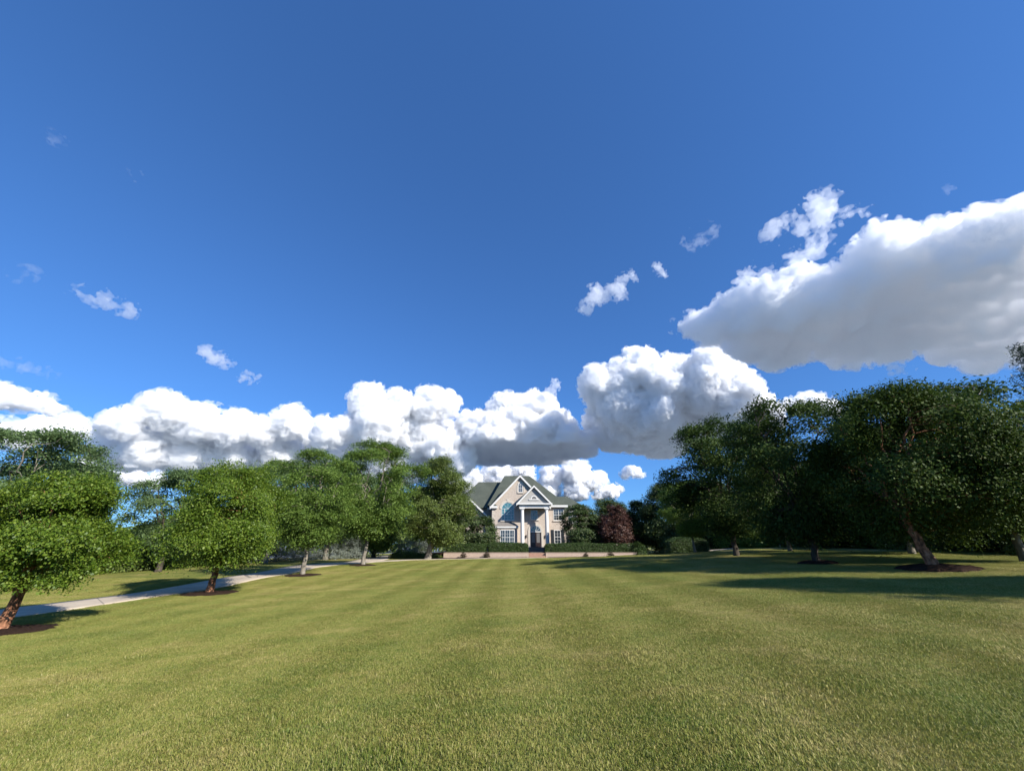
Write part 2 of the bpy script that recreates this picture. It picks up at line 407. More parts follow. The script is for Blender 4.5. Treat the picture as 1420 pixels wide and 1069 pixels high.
def tree_meshes(seed, H, R, z0, trunk_r, fork, prof='dome', nclus=700, nper=45, cr=.38, flat=.5, L=.12, W=.085,
                lump=.20, gap=.15, shell=.45, lean=(0, 0), off=(0, 0), limbs=6, droop=.15, nup=.6, layers=0, twigs=130, squash=1.0, sag=.10, tlean=(0, 0), lobes=0, lflat=.75, lrad=(.30, .48)):
    """trunk and crown of one tree; base at the origin, crown from z0 to H, radius R"""
    rng = np.random.default_rng(seed)
    P = PROFILES[prof]
    n = int(nclus * 2.4)
    t = rng.random(n * 3); t = t[rng.random(n * 3) < P(t)][:n]
    n = len(t)
    az = rng.random(n) * 2 * PI
    dirv = np.stack([np.cos(az), np.sin(az), (t - .4) * 1.6], 1)
    lum = pnoise(dirv, 1.5, seed) * lump * 1.25 + pnoise(dirv, 3.6, seed + 1) * lump * .7 + pnoise(dirv, 7.5, seed + 5) * lump * .35
    u = 1 - np.abs(rng.normal(0, shell, n)) ; u = np.where(u < .12, rng.random(n), u)
    top = 1 + pnoise(np.stack([np.cos(az), np.sin(az), 0*az], 1), 1.7, seed + 9) * lump * .4
    zz = z0 + t * (H - z0) * np.where(t > .5, 1 + (top - 1) * (t - .5) * 2, 1)
    if layers:
        ph = pnoise(np.stack([np.cos(az)*1.3, np.sin(az)*1.3, 0*az], 1), 1.0, seed + 3)
        lay = (t * layers + ph)
        zz = z0 + ((np.round(lay) + (lay - np.round(lay)) * .35) - ph) / layers * (H - z0)
    r = R * P(t) * (1 + lum) * u
    cx = off[0] + lean[0] * (zz / H); cy = off[1] + lean[1] * (zz / H)
    C = np.stack([cx + np.cos(az) * r, cy + np.sin(az) * r * squash, zz - sag * R * np.clip(r / R, 0, 1.3)**2], 1)
    if lobes:
        # branch masses: sprays sit on the outer and upper side of a few rounded boughs
        k = lobes
        lt = np.clip((np.arange(k) + rng.uniform(.1, .9, k)) / k, .04, .93)
        la = (np.arange(k) * 2.39996 + rng.uniform(-.5, .5, k))
        lr = R * rng.uniform(lrad[0], lrad[1], k) * (1.08 - .35 * lt)
        lu = np.maximum(R * P(lt) * rng.uniform(.92, 1.10, k) - lr, 0) * np.where(rng.random(k) < .22, .45, 1)
        lz = z0 + lr * lflat * .8 + lt * (H - z0 - lr * lflat * 1.55)
        lc = np.stack([off[0] + lean[0] * lz / H + np.cos(la) * lu, off[1] + lean[1] * lz / H + np.sin(la) * lu * squash, lz - sag * R * (lu / R)**2], 1)
        m = int(nclus * 1.5)
        li = rng.choice(k, m, p=lr**2 / (lr**2).sum())
        dv = unit(rng.normal(0, 1, (m, 3)) + np.array([0, 0, .35]) + .75 * unit(lc[li] - np.array([off[0], off[1], z0 + .3 * (H - z0)])))
        q = lr[li] * (1 - np.abs(rng.normal(0, .24, m))) * (1 + .22 * pnoise(dv * 2 + lc[li], 1.3, seed + 8))
        C = lc[li] + dv * q[:, None] * np.array([1, 1, lflat])
        C = C[C[:, 2] > z0 * .9]
    keep = pnoise(C, 1.9 / max(R, 1) * 1.35, seed + 4) + .5 * pnoise(C, 5.2 / max(R, 1), seed + 6) > (-1 + gap * 4.2) * .5
    C = C[keep]
    C = C[:nclus]
    ctr = np.array([off[0] + lean[0]*.5, off[1] + lean[1]*.5, z0 + .35 * (H - z0)])
    out = unit(C - ctr)
    if lobes: out = unit(out + .5 * rng.normal(0, 1, out.shape))
    crown = leaf_mesh('crown', rng, C, out, nper, cr, flat, L, W, nup=nup, droop=droop)
    # wood
    wd = Wood()
    top = np.array([off[0]*.5 + lean[0] * fork / H, off[1]*.5 + lean[1] * fork / H, fork]) + np.array([tlean[0], tlean[1], 0])
    tp = bend(rng, np.array([0, 0, -.25]), top, 9, wob=.035)
    flare = 1 + .55 * np.exp(-np.linspace(0, 5, 9))
    wd.tube(tp, np.linspace(trunk_r, trunk_r * .72, 9) * flare, 12)
    ends = []
    for k in range(limbs):
        a = 2 * PI * (k + rng.uniform(-.3, .3)) / limbs
        th = rng.uniform(.45, .85)
        rr = R * P(np.array([th]))[0] * rng.uniform(.35, .75) if k else R * .1
        e = np.array([off[0] + lean[0] * th + math.cos(a) * rr, off[1] + lean[1] * th + math.sin(a) * rr, z0 + th * (H - z0)])
        st = tp[-1 - (k % 3)]
        path = bend(rng, st, e, 10, sag=-.0, wob=.10, lift=.06)
        r0 = trunk_r * (.62 if k else .7) * rng.uniform(.6, 1)
        wd.tube(path, np.linspace(r0, .018 * max(1, H / 6), 10), 7)
        ends.append(path)
    allp = np.concatenate([e[2:] for e in ends])
    sel = rng.permutation(len(C))[:twigs]
    for i in sel:
        d = np.linalg.norm(allp - C[i], axis=1) + .6 * np.maximum(0, allp[:, 2] - C[i][2])
        s = allp[np.argmin(d)]
        wd.tube(bend(rng, s, C[i], 5, wob=.14, lift=.05), np.linspace(.022, .006, 5) * max(1, H / 7), 4)
    return wd.mesh('trunk'), crown

def plant_tree(meshes, name, x, y, label, bark, leaf, cat='tree', group=None, rz=0.0, sc=1.0, z=None):
    """a tree thing with trunk and crown children; meshes may be shared between copies"""
    t = thing(name, (x, y, hz(x, y) if z is None else z), label, cat, group, rz)
    t.scale = (sc, sc, sc) if not isinstance(sc, tuple) else sc
    tm, cm = meshes
    link('trunk', tm, bark, t, smooth=True)
    link('crown', cm, leaf, t)
    return t

def spruce_meshes(seed, H, R, z0, tr, tiers=26, per=15, L=.30, W=.05, den=70):
    rng = np.random.default_rng(seed)
    wd = Wood()
    wd.tube(bend(rng, np.array([0, 0, -.2]), np.array([0, 0, H]), 12, wob=.01), np.linspace(tr, .015, 12), 9)
    Cs = []; outs = []
    for k in range(tiers):
        f = k / (tiers - 1)
        zc = z0 + (H - z0) * f**.92 * .985
        rad = R * (1 - f)**.85 * rng.uniform(.85, 1.12) + .12
        m = max(5, int(per * (1 - .55 * f)))
        for j in range(m):
            a = 2 * PI * (j + rng.uniform(-.35, .35)) / m + k
            rr = rad * rng.uniform(.72, 1.15)
            e = np.array([math.cos(a) * rr, math.sin(a) * rr, zc - rr * .16 + rng.normal(0, .08)])
            path = bend(rng, np.array([0, 0, zc]), e, 6, wob=.03, lift=-.10)
            path[-1][2] += rr * .07
            wd.tube(path, np.linspace(.035 * (1 - f) + .012, .006, 6), 4)
            s = max(2, int(den * rr / R / 7))
            tt = np.linspace(.22, 1.0, s)
            pts = np.stack([np.interp(tt, np.linspace(0, 1, 6), path[:, i]) for i in range(3)], 1)
            Cs.append(pts); outs.append(np.repeat(unit(e - path[0])[None], s, 0))
    C = np.concatenate(Cs); out = np.concatenate(outs)
    crown = leaf_mesh('crown', rng, C, out, 16, .26 * R / 2.6 + .10, .32, L, W, nup=.5, nout=.2, nrand=.8, droop=.35)
    return wd.mesh('trunk'), crown

def shrub_meshes(seed, rx, ry, h, nclus=160, nper=40, cr=.22, L=.09, W=.06, lump=.22, flat=.6, stems=9):
    """low shrub: stems from the ground and foliage to the ground"""
    rng = np.random.default_rng(seed)
    n = nclus
    a = rng.random(n) * 2 * PI; el = np.arcsin(rng.random(n)**.9)
    d = np.stack([np.cos(a) * np.cos(el), np.sin(a) * np.cos(el), np.sin(el)], 1)
    u = 1 - np.abs(rng.normal(0, .22, n))
    r = u * (1 + lump * (pnoise(d, 1.9, seed) + .5 * pnoise(d, 4.5, seed + 2)))
    C = d * r[:, None] * np.array([rx, ry, h]); C[:, 2] += .05
    crown = leaf_mesh('foliage', rng, C, unit(C + np.array([0, 0, .05])), nper, cr, flat, L, W)
    wd = Wood()
    for i in rng.permutation(n)[:max(stems, 4)]:
        b = np.array([rng.normal(0, .06 * rx), rng.normal(0, .06 * ry), -.08])
        wd.tube(bend(rng, b, C[i], 6, wob=.08, lift=.1), np.linspace(.03, .008, 6), 5)
    return wd.mesh('stems'), crown

def plant_shrub(meshes, name, x, y, label, bark, leaf, cat='shrub', group=None, rz=0.0, sc=1.0, z=None):
    t = thing(name, (x, y, hz(x, y) if z is None else z), label, cat, group, rz)
    t.scale = (sc, sc, sc) if not isinstance(sc, tuple) else sc
    link('stems', meshes[0], bark, t, smooth=True)
    link('foliage', meshes[1], leaf, t)
    return t

def hedge(name, x0, x1, y0, y1, h, z, label, seed, mats, round_end=.35, dens=150):
    """clipped hedge: twiggy core and a skin of small leaves with a slightly uneven cut"""
    rng = np.random.default_rng(seed)
    lx, ly = x1 - x0, y1 - y0
    t = thing(name, ((x0+x1)/2, (y0+y1)/2, z), label, 'hedge', 'clipped hedges')
    area = lx * h * 2 + ly * h * 2 + lx * ly
    n = int(area * dens)
    face = rng.choice(4, n, p=np.array([lx*h, lx*h, 2*ly*h, lx*ly]) / area)
    X = rng.uniform(-lx/2, lx/2, n); Y = rng.uniform(-ly/2, ly/2, n); Z = rng.uniform(.02, h, n)
    Y = np.where(face == 0, -ly/2, np.where(face == 1, ly/2, Y))
    X = np.where(face == 2, np.sign(rng.random(n) - .5) * lx/2, X)
    Z = np.where(face == 3, h, Z)
    # round the ends and the shoulders
    C = np.stack([X, Y, Z], 1)
    ex = np.clip((np.abs(X) - (lx/2 - round_end)) / round_end, 0, 1)
    C[:, 2] *= 1 - .22 * ex**2
    C[:, 1] *= 1 - .25 * ex**2
    top = np.clip((C[:, 2] / h - .75) / .25, 0, 1)
    C[:, 1] *= 1 - .16 * top**2
    wob = pnoise(C, .9, seed) * .10 + pnoise(C, 2.6, seed + 1) * .06
    out = np.zeros_like(C)
    out[face == 0] = (0, -1, .25); out[face == 1] = (0, 1, .25); out[face == 3] = (0, 0, 1)
    out[face == 2, 0] = np.sign(X[face == 2]); out = unit(out + 1e-6)
    C = C + out * (wob[:, None] - np.abs(rng.normal(0, .07, n))[:, None])
    link('foliage', leaf_mesh('foliage', rng, C, out, 9, .13, .7, .075, .055, nup=.3, nout=.8, nrand=.7, droop=.05), mats['leaf_hedge'], t)
    mb = MB(); i = .22
    mb.prism([(-lx/2 + i, -.1), (lx/2 - i, -.1), (lx/2 - i*1.4, h - i*1.2), (-lx/2 + i*1.4, h - i*1.2)], -ly/2 + i, ly/2 - i)
    mb.build('branches', mats['core'], t)
    return t
# ------------------------------------------------------------------ clouds: closed, billowed bodies of water droplets some kilometres off
def surface_nets(F, origin, h):
    """quads of the zero level of F (negative inside)"""
    nx, ny, nz = F.shape
    s = F < 0
    c = s[:-1,:-1,:-1].astype(np.int8)
    for dx in (0,1):
        for dy in (0,1):
            for dz in (0,1):
                if dx or dy or dz:
                    c = c + s[dx:nx-1+dx, dy:ny-1+dy, dz:nz-1+dz]
    act = (c > 0) & (c < 8)
    ids = -np.ones(act.shape, dtype=np.int64)
    I = np.argwhere(act); ids[act] = np.arange(len(I))
    acc = np.zeros((len(I), 3)); cnt = np.zeros(len(I))
    corners = [(0,0,0),(1,0,0),(0,1,0),(1,1,0),(0,0,1),(1,0,1),(0,1,1),(1,1,1)]
    for a in range(8):
        for ax in range(3):
            ca = corners[a]
            if ca[ax]: continue
            cb = list(ca); cb[ax] = 1
            fa = F[I[:,0]+ca[0], I[:,1]+ca[1], I[:,2]+ca[2]]
            fb = F[I[:,0]+cb[0], I[:,1]+cb[1], I[:,2]+cb[2]]
            m = (fa < 0) != (fb < 0)
            t = np.where(m, fa / np.where(m, fa - fb, 1), 0)
            p = np.tile(np.array(ca, float), (len(I), 1)); p[:, ax] += t
            acc[m] += p[m]; cnt[m] += 1
    V = (I + acc / np.maximum(cnt, 1)[:, None]) * h + np.asarray(origin)
    quads = []
    for ax in range(3):
        sl = [slice(None)]*3; sr = [slice(None)]*3
        sl[ax] = slice(0, -1); sr[ax] = slice(1, None)
        a, b = s[tuple(sl)], s[tuple(sr)]
        o1, o2 = [(1,2),(2,0),(0,1)][ax]
        E = np.argwhere(a != b)
        E = E[(E[:,o1] > 0) & (E[:,o2] > 0) & (E[:,o1] < F.shape[o1]-1) & (E[:,o2] < F.shape[o2]-1)]
        ins = a[tuple(E.T)]
        q = []
        for d1, d2 in ((1,1),(0,1),(0,0),(1,0)):
            k = E.copy(); k[:, o1] -= d1; k[:, o2] -= d2
            q.append(ids[tuple(k.T)])
        q = np.stack(q, 1)
        q[~ins] = q[~ins][:, ::-1]
        quads.append(q)
    Q = np.concatenate(quads)
    Q = Q[(Q >= 0).all(1)]
    return V, Q

def sph(az, el):
    a, e = math.radians(az), math.radians(el)
    return np.array([math.sin(a)*math.cos(e), math.cos(a)*math.cos(e), math.sin(e)])

def cloud(label, blobs, dist, mat, res=.16, seed=1, base=None, kids=(18, 11), wisp=0.0, squash=.85, rough=1.0, away=1.0, name='cloud', fr=1.0, br=1.0):
    """blobs: (azimuth, elevation, radius in degrees, further off in degrees); base: elevation at which the flat underside lies at the cloud's distance"""
    rng = np.random.default_rng(seed)
    deg = dist * math.radians(1)
    S = []
    for az, el, r, dp in blobs:
        d = sph(az, el)
        hd = np.array([d[0], d[1], 0]); hd /= np.linalg.norm(hd)
        S.append((d * dist + hd * dp * deg, r * deg, 0))
    allS = list(S)
    lvl = S
    for li, nk in enumerate(kids):
        nxt = []
        for c, r, _ in lvl:
            m = int(nk * (1 if li == 0 else rng.uniform(.6, 1.2)))
            v = unit(rng.normal(0, 1, (m, 3)))
            v[:, 2] = np.where(v[:, 2] < -.25, -v[:, 2], v[:, 2])
            for q in v:
                k = r * rng.uniform(.30, .60)
                nxt.append((c + q * (r - k * rng.uniform(.25, .85)), k, li + 1))
        allS += nxt; lvl = nxt
    h = res * deg
    cs = np.array([s[0] for s in allS]); rs = np.array([s[1] for s in allS])
    c0 = cs.mean(0)
    w = np.array([c0[0], c0[1], 0]); w /= np.linalg.norm(w)
    u = np.array([w[1], -w[0], 0]); zv = np.array([0, 0, 1.0])
    B = np.stack([u, w, zv])
    L = (cs - c0) @ B.T
    L[:, 1] *= away
    mg = 8 * h
    lo = (L - rs[:, None]).min(0) - mg; hi = (L + rs[:, None]).max(0) + mg
    shape = np.ceil((hi - lo) / h).astype(int) + 1
    F = np.full(shape, 7 * h, dtype=np.float32)
    ax = [lo[i] + np.arange(shape[i]) * h for i in range(3)]
    for (c, r) in zip(L, rs):
        if r < 1.2 * h: continue
        m = r + 7 * h
        i0 = np.maximum(0, np.floor((c - m - lo) / h).astype(int)); i1 = np.minimum(shape, np.ceil((c + m - lo) / h).astype(int) + 1)
        x = ax[0][i0[0]:i1[0], None, None] - c[0]; y = ax[1][None, i0[1]:i1[1], None] - c[1]; z = (ax[2][None, None, i0[2]:i1[2]] - c[2]) / squash
        d = np.sqrt(x*x + y*y + z*z) - r
        sub = F[i0[0]:i1[0], i0[1]:i1[1], i0[2]:i1[2]]
        np.minimum(sub, d, out=sub)
    n1 = vnoise(shape, 9, rng); n2 = vnoise(shape, 4.2, rng); n3 = vnoise(shape, 2.1, rng)
    n0 = vnoise(shape, 20, rng)
    outside = F > 6.2 * h
    nb = vnoise(shape, 13, rng)
    F += h * rough * (2.4 * n0 + 2.2 - 4.6 * np.abs(nb) - 4.4 * np.abs(vnoise(shape, 6.3, rng)) - 3.2 * np.abs(vnoise(shape, 3.2, rng)) + .4 + 1.0 * n3 + .5)
    if wisp:
        F += h * wisp * (2.6 * n0 + 3.6 * n1 + 3.4 * n2 + 2.4 * n3 + 1.5)
    F2 = None
    if not wisp:
        F2 = F - 1.3 * h + fr * h * (2.0 * n0 + 5.0 * n1 + 5.0 * n2 + 4.0 * n3)
        F2[outside] = 4 * h
    F[outside] = 4 * h
    if base is not None:
        zb = math.tan(math.radians(base)) * dist * math.cos(math.radians(base)) - c0[2]
        n2d = vnoise((shape[0], shape[1], 3), 12, rng)[:, :, :1] * 2.0 + vnoise((shape[0], shape[1], 3), 5, rng)[:, :, :1]
        n2d = n2d * br
        F = np.maximum(F, (zb + n2d * h * 1.2) - ax[2][None, None, :])
    if base is not None:
        F2 = np.maximum(F2, (zb + n2d * h * 1.2 - 1.5 * h) - ax[2][None, None, :])
    F[0] = F[-1] = 4*h; F[:, 0] = F[:, -1] = 4*h; F[:, :, 0] = F[:, :, -1] = 4*h
    V, Q = surface_nets(F.astype(np.float64), lo, h)
    me = mesh_np(name, V @ B, Q.ravel(), 4)
    o = link(name, me, mat, None, tuple(c0 + np.array([0, 0, 1.6])), smooth=True)
    if F2 is not None:
        F2[0] = F2[-1] = 4*h; F2[:, 0] = F2[:, -1] = 4*h; F2[:, :, 0] = F2[:, :, -1] = 4*h
        V, Q = surface_nets(F2.astype(np.float64), lo, h)
        link('fringe', mesh_np('fringe', V @ B, Q.ravel(), 4), M_FRINGE[0], o, smooth=True)
    return tag(o, label, 'cloud')
M_FRINGE = [None]
# ------------------------------------------------------------------ the clouds: azimuth, elevation, radius (degrees), further off (degrees)
def build_clouds(M):
    cloud('huge cumulus with a broad grey belly, filling the sky above the right-hand trees',
          [(30.3, 26.9, 2.28, 0), (34.6, 27.5, 3.31, 0), (35.4, 26.4, 3.27, 5), (39.6, 27.1, 3.67, 0), (40.4, 25.7, 3.62, 5), (38.3, 26.4, 3.75, 9), (44.1, 26.7, 3.12, 0), (44.7, 25.5, 3.07, 5), (43.0, 26.1, 3.18, 9), (44.7, 25.5, 3.07, 14), (48.2, 27.3, 3.15, 0), (48.7, 26.1, 3.1, 5), (47.1, 26.8, 3.21, 9), (48.7, 26.1, 3.1, 14), (47.1, 26.8, 3.21, 19), (51.6, 27.9, 3.17, 0), (52.1, 26.7, 3.12, 5), (50.5, 27.5, 3.25, 9), (52.1, 26.7, 3.12, 14), (50.5, 27.5, 3.25, 19), (52.1, 26.7, 3.12, 25), (54.5, 26.5, 2.95, 0), (54.9, 25.3, 2.9, 5), (53.5, 26.1, 3.01, 9), (54.9, 25.3, 2.9, 14), (53.5, 26.1, 3.01, 19), (54.9, 25.3, 2.9, 25), (53.5, 26.1, 3.01, 32), (57.2, 25.6, 2.84, 0), (57.5, 24.4, 2.8, 5), (56.3, 25.1, 2.91, 9), (57.5, 24.4, 2.8, 14), (56.3, 25.1, 2.91, 19), (57.5, 24.4, 2.8, 25), (56.3, 25.1, 2.91, 32), (57.5, 24.4, 2.8, 41), (59.7, 24.3, 3.12, 0), (60.0, 23.0, 3.06, 5), (58.7, 23.8, 3.19, 9), (60.0, 23.0, 3.06, 14), (58.7, 23.8, 3.19, 19), (60.0, 23.0, 3.06, 25), (58.7, 23.8, 3.19, 32), (60.0, 23.0, 3.06, 41), (62.3, 22.9, 3.33, 0), (62.6, 21.4, 3.25, 5), (61.2, 22.3, 3.42, 9), (62.6, 21.4, 3.25, 14), (61.2, 22.3, 3.42, 19), (62.6, 21.4, 3.25, 25), (61.2, 22.3, 3.42, 32), (62.6, 21.4, 3.25, 41)], 2000, M['cloud_soft'], res=0.14, seed=3, base=23.9, fr=1.9, br=3.2, rough=1.5, kids=(16, 10))
    cloud('tall cumulus with bright turret and grey right flank, between house and right-hand trees',
          [(14.3, 20.9, 3.23, 0), (15.2, 20.0, 3.21, 5), (19.3, 23.3, 2.74, 0), (17.0, 18.9, 4.13, 0), (18.2, 17.7, 4.08, 5), (15.6, 17.9, 4.17, 10), (23.2, 20.2, 4.12, 0), (24.3, 19.0, 4.06, 5), (21.8, 19.3, 4.17, 10), (24.3, 19.0, 4.06, 14), (28.2, 19.6, 4.07, 0), (29.2, 18.4, 4.0, 5), (26.7, 18.7, 4.13, 10), (29.2, 18.4, 4.0, 14), (31.4, 17.2, 3.04, 0), (32.1, 16.2, 3.0, 5), (30.3, 16.5, 3.08, 10), (34.2, 15.8, 1.62, 0), (34.6, 15.3, 1.61, 5), (20.7, 17.0, 3.8, 0), (21.8, 15.9, 3.75, 5), (19.4, 16.1, 3.83, 10), (21.8, 15.9, 3.75, 14)], 3200, M['cloud'], res=0.1, seed=5, base=14.2)
    cloud('white cumulus with two humps and a shaded flat base, rising right above the house roof',
          [(-5.3, 16.3, 2.51, 0), (-4.5, 15.6, 2.51, 5), (-1.1, 17.3, 2.94, 0), (-0.2, 16.5, 2.94, 5), (3.3, 17.8, 2.94, 0), (4.2, 17.0, 2.93, 5), (6.8, 15.8, 2.69, 0), (7.6, 15.1, 2.68, 5), (1.1, 14.6, 2.71, 0), (1.9, 14.0, 2.7, 5), (9.6, 13.4, 2.03, 0), (10.2, 12.9, 2.02, 5), (3.3, 15.5, 4.36, 0), (4.6, 14.3, 4.33, 5), (1.9, 14.4, 4.35, 9), (-2.2, 14.2, 4.15, 0), (-0.9, 13.2, 4.13, 5), (-3.4, 13.2, 4.13, 9), (6.4, 13.5, 3.48, 0), (7.5, 12.6, 3.45, 5), (5.3, 12.7, 3.48, 9)], 3600, M['cloud'], res=0.1, seed=7, base=13.2)
    cloud('squarish white cumulus standing over the tall trees left of the house',
          [(-21.2, 18.2, 2.42, 0), (-17.4, 18.2, 2.3, 0), (-13.2, 18.7, 2.36, 0), (-10.3, 18.8, 1.76, 0), (-20.0, 15.1, 3.2, 0), (-14.4, 15.0, 3.52, 3), (-10.4, 13.0, 2.44, 0), (-7.9, 11.0, 2.23, 0), (-23.8, 14.6, 1.68, 0), (-25.9, 13.6, 2.0, 0), (-17.6, 15.8, 3.96, 5), (-11.9, 15.2, 3.88, 6), (-15.6, 11.9, 3.94, 6), (-20.5, 11.6, 3.8, 6)], 3600, M['cloud'], res=0.1, seed=9)
    cloud('long white cumulus bank with a domed top above the left-hand row of trees',
          [(-45.9, 11.5, 1.55, 0), (-43.5, 13.5, 2.0, 0), (-40.1, 12.9, 2.13, 0), (-36.8, 12.7, 2.1, 0), (-33.8, 12.8, 1.63, 0), (-30.8, 14.3, 1.98, 0), (-27.6, 13.6, 1.78, 0), (-25.2, 13.5, 1.37, 0), (-43.8, 9.8, 2.2, 3), (-40.3, 10.1, 2.44, 3), (-36.2, 10.0, 2.16, 3), (-31.1, 11.1, 2.35, 3), (-45.3, 9.9, 2.46, 5), (-42.1, 11.1, 3.09, 6), (-37.7, 10.8, 3.35, 6), (-32.9, 10.9, 3.12, 6), (-28.1, 11.4, 2.81, 6), (-25.9, 11.3, 2.51, 5)], 4000, M['cloud'], res=0.1, seed=11, base=7.6)
    cloud('low bright strip of cloud under the long bank, showing just above the left treetops',
          [(-43.8, 6.7, 0.77, 0), (-45.8, 7.1, 0.74, 0), (-42.0, 6.3, 0.67, 0), (-47.4, 7.0, 0.83, 0)], 6000, M['cloud'], res=0.12, seed=12)
    cloud('smooth grey lens-shaped cloud at the left edge of the sky',
          [(-55.9, 11.6, 1.39, 0), (-54.3, 12.1, 1.25, 0), (-52.7, 12.2, 1.04, 0), (-51.2, 11.9, 0.62, 0)], 3500, M['cloud'], res=0.12, seed=13, base=11.0, squash=0.62)
    cloud('low white cloud bank behind the tree at the far left',
          [(-54.2, 8.8, 1.21, 0), (-52.6, 9.2, 1.12, 0), (-51.0, 9.8, 1.12, 0), (-49.4, 10.4, 1.11, 0), (-47.9, 10.4, 0.79, 0)], 4800, M['cloud'], res=0.14, seed=15)
    cloud('small heaped white cloud low behind the right slope of the house roof',
          [(6.0, 8.9, 1.31, 0), (9.1, 9.2, 1.69, 0), (11.7, 8.0, 1.27, 0), (13.9, 6.8, 0.86, 0), (5.3, 6.9, 1.39, 0), (9.2, 6.8, 1.57, 0), (12.3, 6.3, 1.06, 0)], 6000, M['cloud'], res=0.12, seed=17, base=6.0)
    cloud('dim grey cloud low behind the left slope of the house roof',
          [(-6.2, 8.1, 1.8, 0), (-2.3, 8.9, 1.82, 0), (1.3, 9.3, 1.63, 0), (-9.2, 7.2, 1.58, 0)], 6500, M['cloud'], res=0.13, seed=19)
    cloud('tiny flat white cloud alone in the blue gap right of the house',
          [(16.1, 9.1, 0.48, 0), (17.0, 9.3, 0.67, 0), (17.9, 9.1, 0.47, 0)], 5000, M['cloud'], res=0.1, seed=21, squash=0.7)
    cloud('white cloud top peeping over the crowns right of the tall grey-flanked cumulus',
          [(37.9, 15.4, 1.0, 0), (39.5, 15.4, 0.89, 0), (40.8, 14.5, 0.87, 0)], 3400, M['cloud'], res=0.13, seed=23)
    cloud('pair of small torn white cloud scraps high right of the house',
          [(13.9, 34.4, 1.39, 0), (12.5, 32.9, 0.8, 0), (18.3, 34.8, 1.54, 0), (20.1, 35.9, 0.95, 0), (16.3, 34.1, 0.78, 0)], 2400, M['scrap'], res=0.12, seed=31, wisp=1.3, kids=(10, 6), name='cloud_wisp')
    cloud('single tiny cloud puff right of the pair of torn scraps',
          [(25.3, 35.9, 0.82, 0)], 2400, M['scrap'], res=0.12, seed=32, wisp=1.0, kids=(10, 6), name='cloud_wisp')
    cloud('ragged white cloud shreds just above the huge right-hand cumulus',
          [(41.0, 35.7, 0.98, 0), (43.9, 35.7, 1.15, 0), (46.5, 35.8, 1.64, 0), (48.3, 34.4, 1.06, 0), (49.7, 34.3, 0.58, 0), (46.1, 33.7, 1.04, 0), (44.5, 32.5, 1.21, 0), (42.7, 32.3, 0.88, 0)], 2000, M['scrap'], res=0.14, seed=33, wisp=1.6, kids=(10, 6), name='cloud_wisp')
    cloud('faint slanting cloud wisp left of the ragged shreds, high on the right',
          [(30.3, 38.2, 0.77, 0), (31.7, 38.6, 0.84, 0), (33.0, 38.9, 0.74, 0)], 2200, M['wisp'], res=0.13, seed=34, wisp=1.8, kids=(10, 6), name='cloud_wisp')
    cloud('frayed thin wisp of several streaks at mid height on the left',
          [(-52.7, 23.5, 0.47, 0), (-52.0, 23.4, 0.6, 0), (-51.3, 23.3, 0.68, 0), (-50.5, 23.3, 0.62, 0), (-51.1, 24.0, 0.49, 0), (-50.3, 23.9, 0.57, 0), (-49.6, 23.7, 0.57, 0), (-48.9, 23.3, 0.45, 0)], 2400, M['scrap'], res=0.11, seed=35, wisp=1.5, kids=(10, 6), name='cloud_wisp')
    cloud('very faint smudge of cloud at the left edge, above the frayed streaks',
          [(-57.3, 23.2, 0.37, 0), (-56.5, 23.4, 0.38, 0), (-54.3, 23.0, 0.45, 0)], 2400, M['wisp'], res=0.12, seed=36, wisp=2.0, kids=(10, 6), name='cloud_wisp')
    cloud('small white wisp alone above the long cumulus bank',
          [(-41.5, 20.8, 0.59, 0), (-40.5, 20.7, 0.76, 0), (-39.4, 20.5, 0.62, 0)], 2800, M['scrap'], res=0.12, seed=37, wisp=1.2, kids=(10, 6), name='cloud_wisp')
    cloud('short thin streak of cloud right of the small lone wisp',
          [(-37.0, 19.0, 0.48, 0), (-36.2, 19.3, 0.49, 0), (-35.4, 19.6, 0.33, 0)], 2800, M['scrap'], res=0.1, seed=38, wisp=1.0, kids=(10, 6), name='cloud_wisp')
    cloud('pale flat cloud streak above the grey lens-shaped cloud',
          [(-55.1, 15.1, 0.52, 0), (-54.1, 15.3, 0.65, 0), (-53.0, 15.3, 0.56, 0), (-52.1, 15.4, 0.4, 0)], 3000, M['wisp'], res=0.13, seed=39, wisp=1.3, squash=0.7, kids=(10, 6), name='cloud_wisp')
    cloud('small torn puff just above the dip between the two middle cumuli',
          [(6.1, 21.4, 0.74, 0), (6.9, 22.4, 0.74, 0)], 3400, M['scrap'], res=0.1, seed=40, wisp=0.9, kids=(10, 6), name='cloud_wisp')
    cloud('ragged scrap on the upper left edge of the huge right-hand cumulus',
          [(36.9, 32.5, 0.72, 0), (38.7, 32.1, 0.63, 0)], 2050, M['scrap'], res=0.13, seed=43, wisp=1.4, kids=(10, 6), name='cloud_wisp')
    cloud('ragged scrap at the left tip of the huge right-hand cumulus',
          [(26.7, 28.3, 0.92, 0), (27.8, 28.9, 0.73, 0)], 2050, M['scrap'], res=0.13, seed=41, wisp=1.6, kids=(10, 6), name='cloud_wisp')
    cloud('short bright scrap under the belly of the huge right-hand cumulus',
          [(47.2, 17.7, 0.45, 0), (47.9, 17.4, 0.51, 0), (48.5, 16.8, 0.38, 0)], 2300, M['scrap'], res=0.12, seed=42, wisp=0.9, kids=(10, 6), name='cloud_wisp')
    cloud('faint thin streak of cloud high on the left, in the deep blue',
          [(-60.2, 35.5, 0.21, 0), (-59.6, 35.4, 0.26, 0), (-58.9, 35.3, 0.21, 0)], 2400, M['wisp'], res=0.09, seed=45, wisp=1.7, kids=(10, 6), name='cloud_wisp')
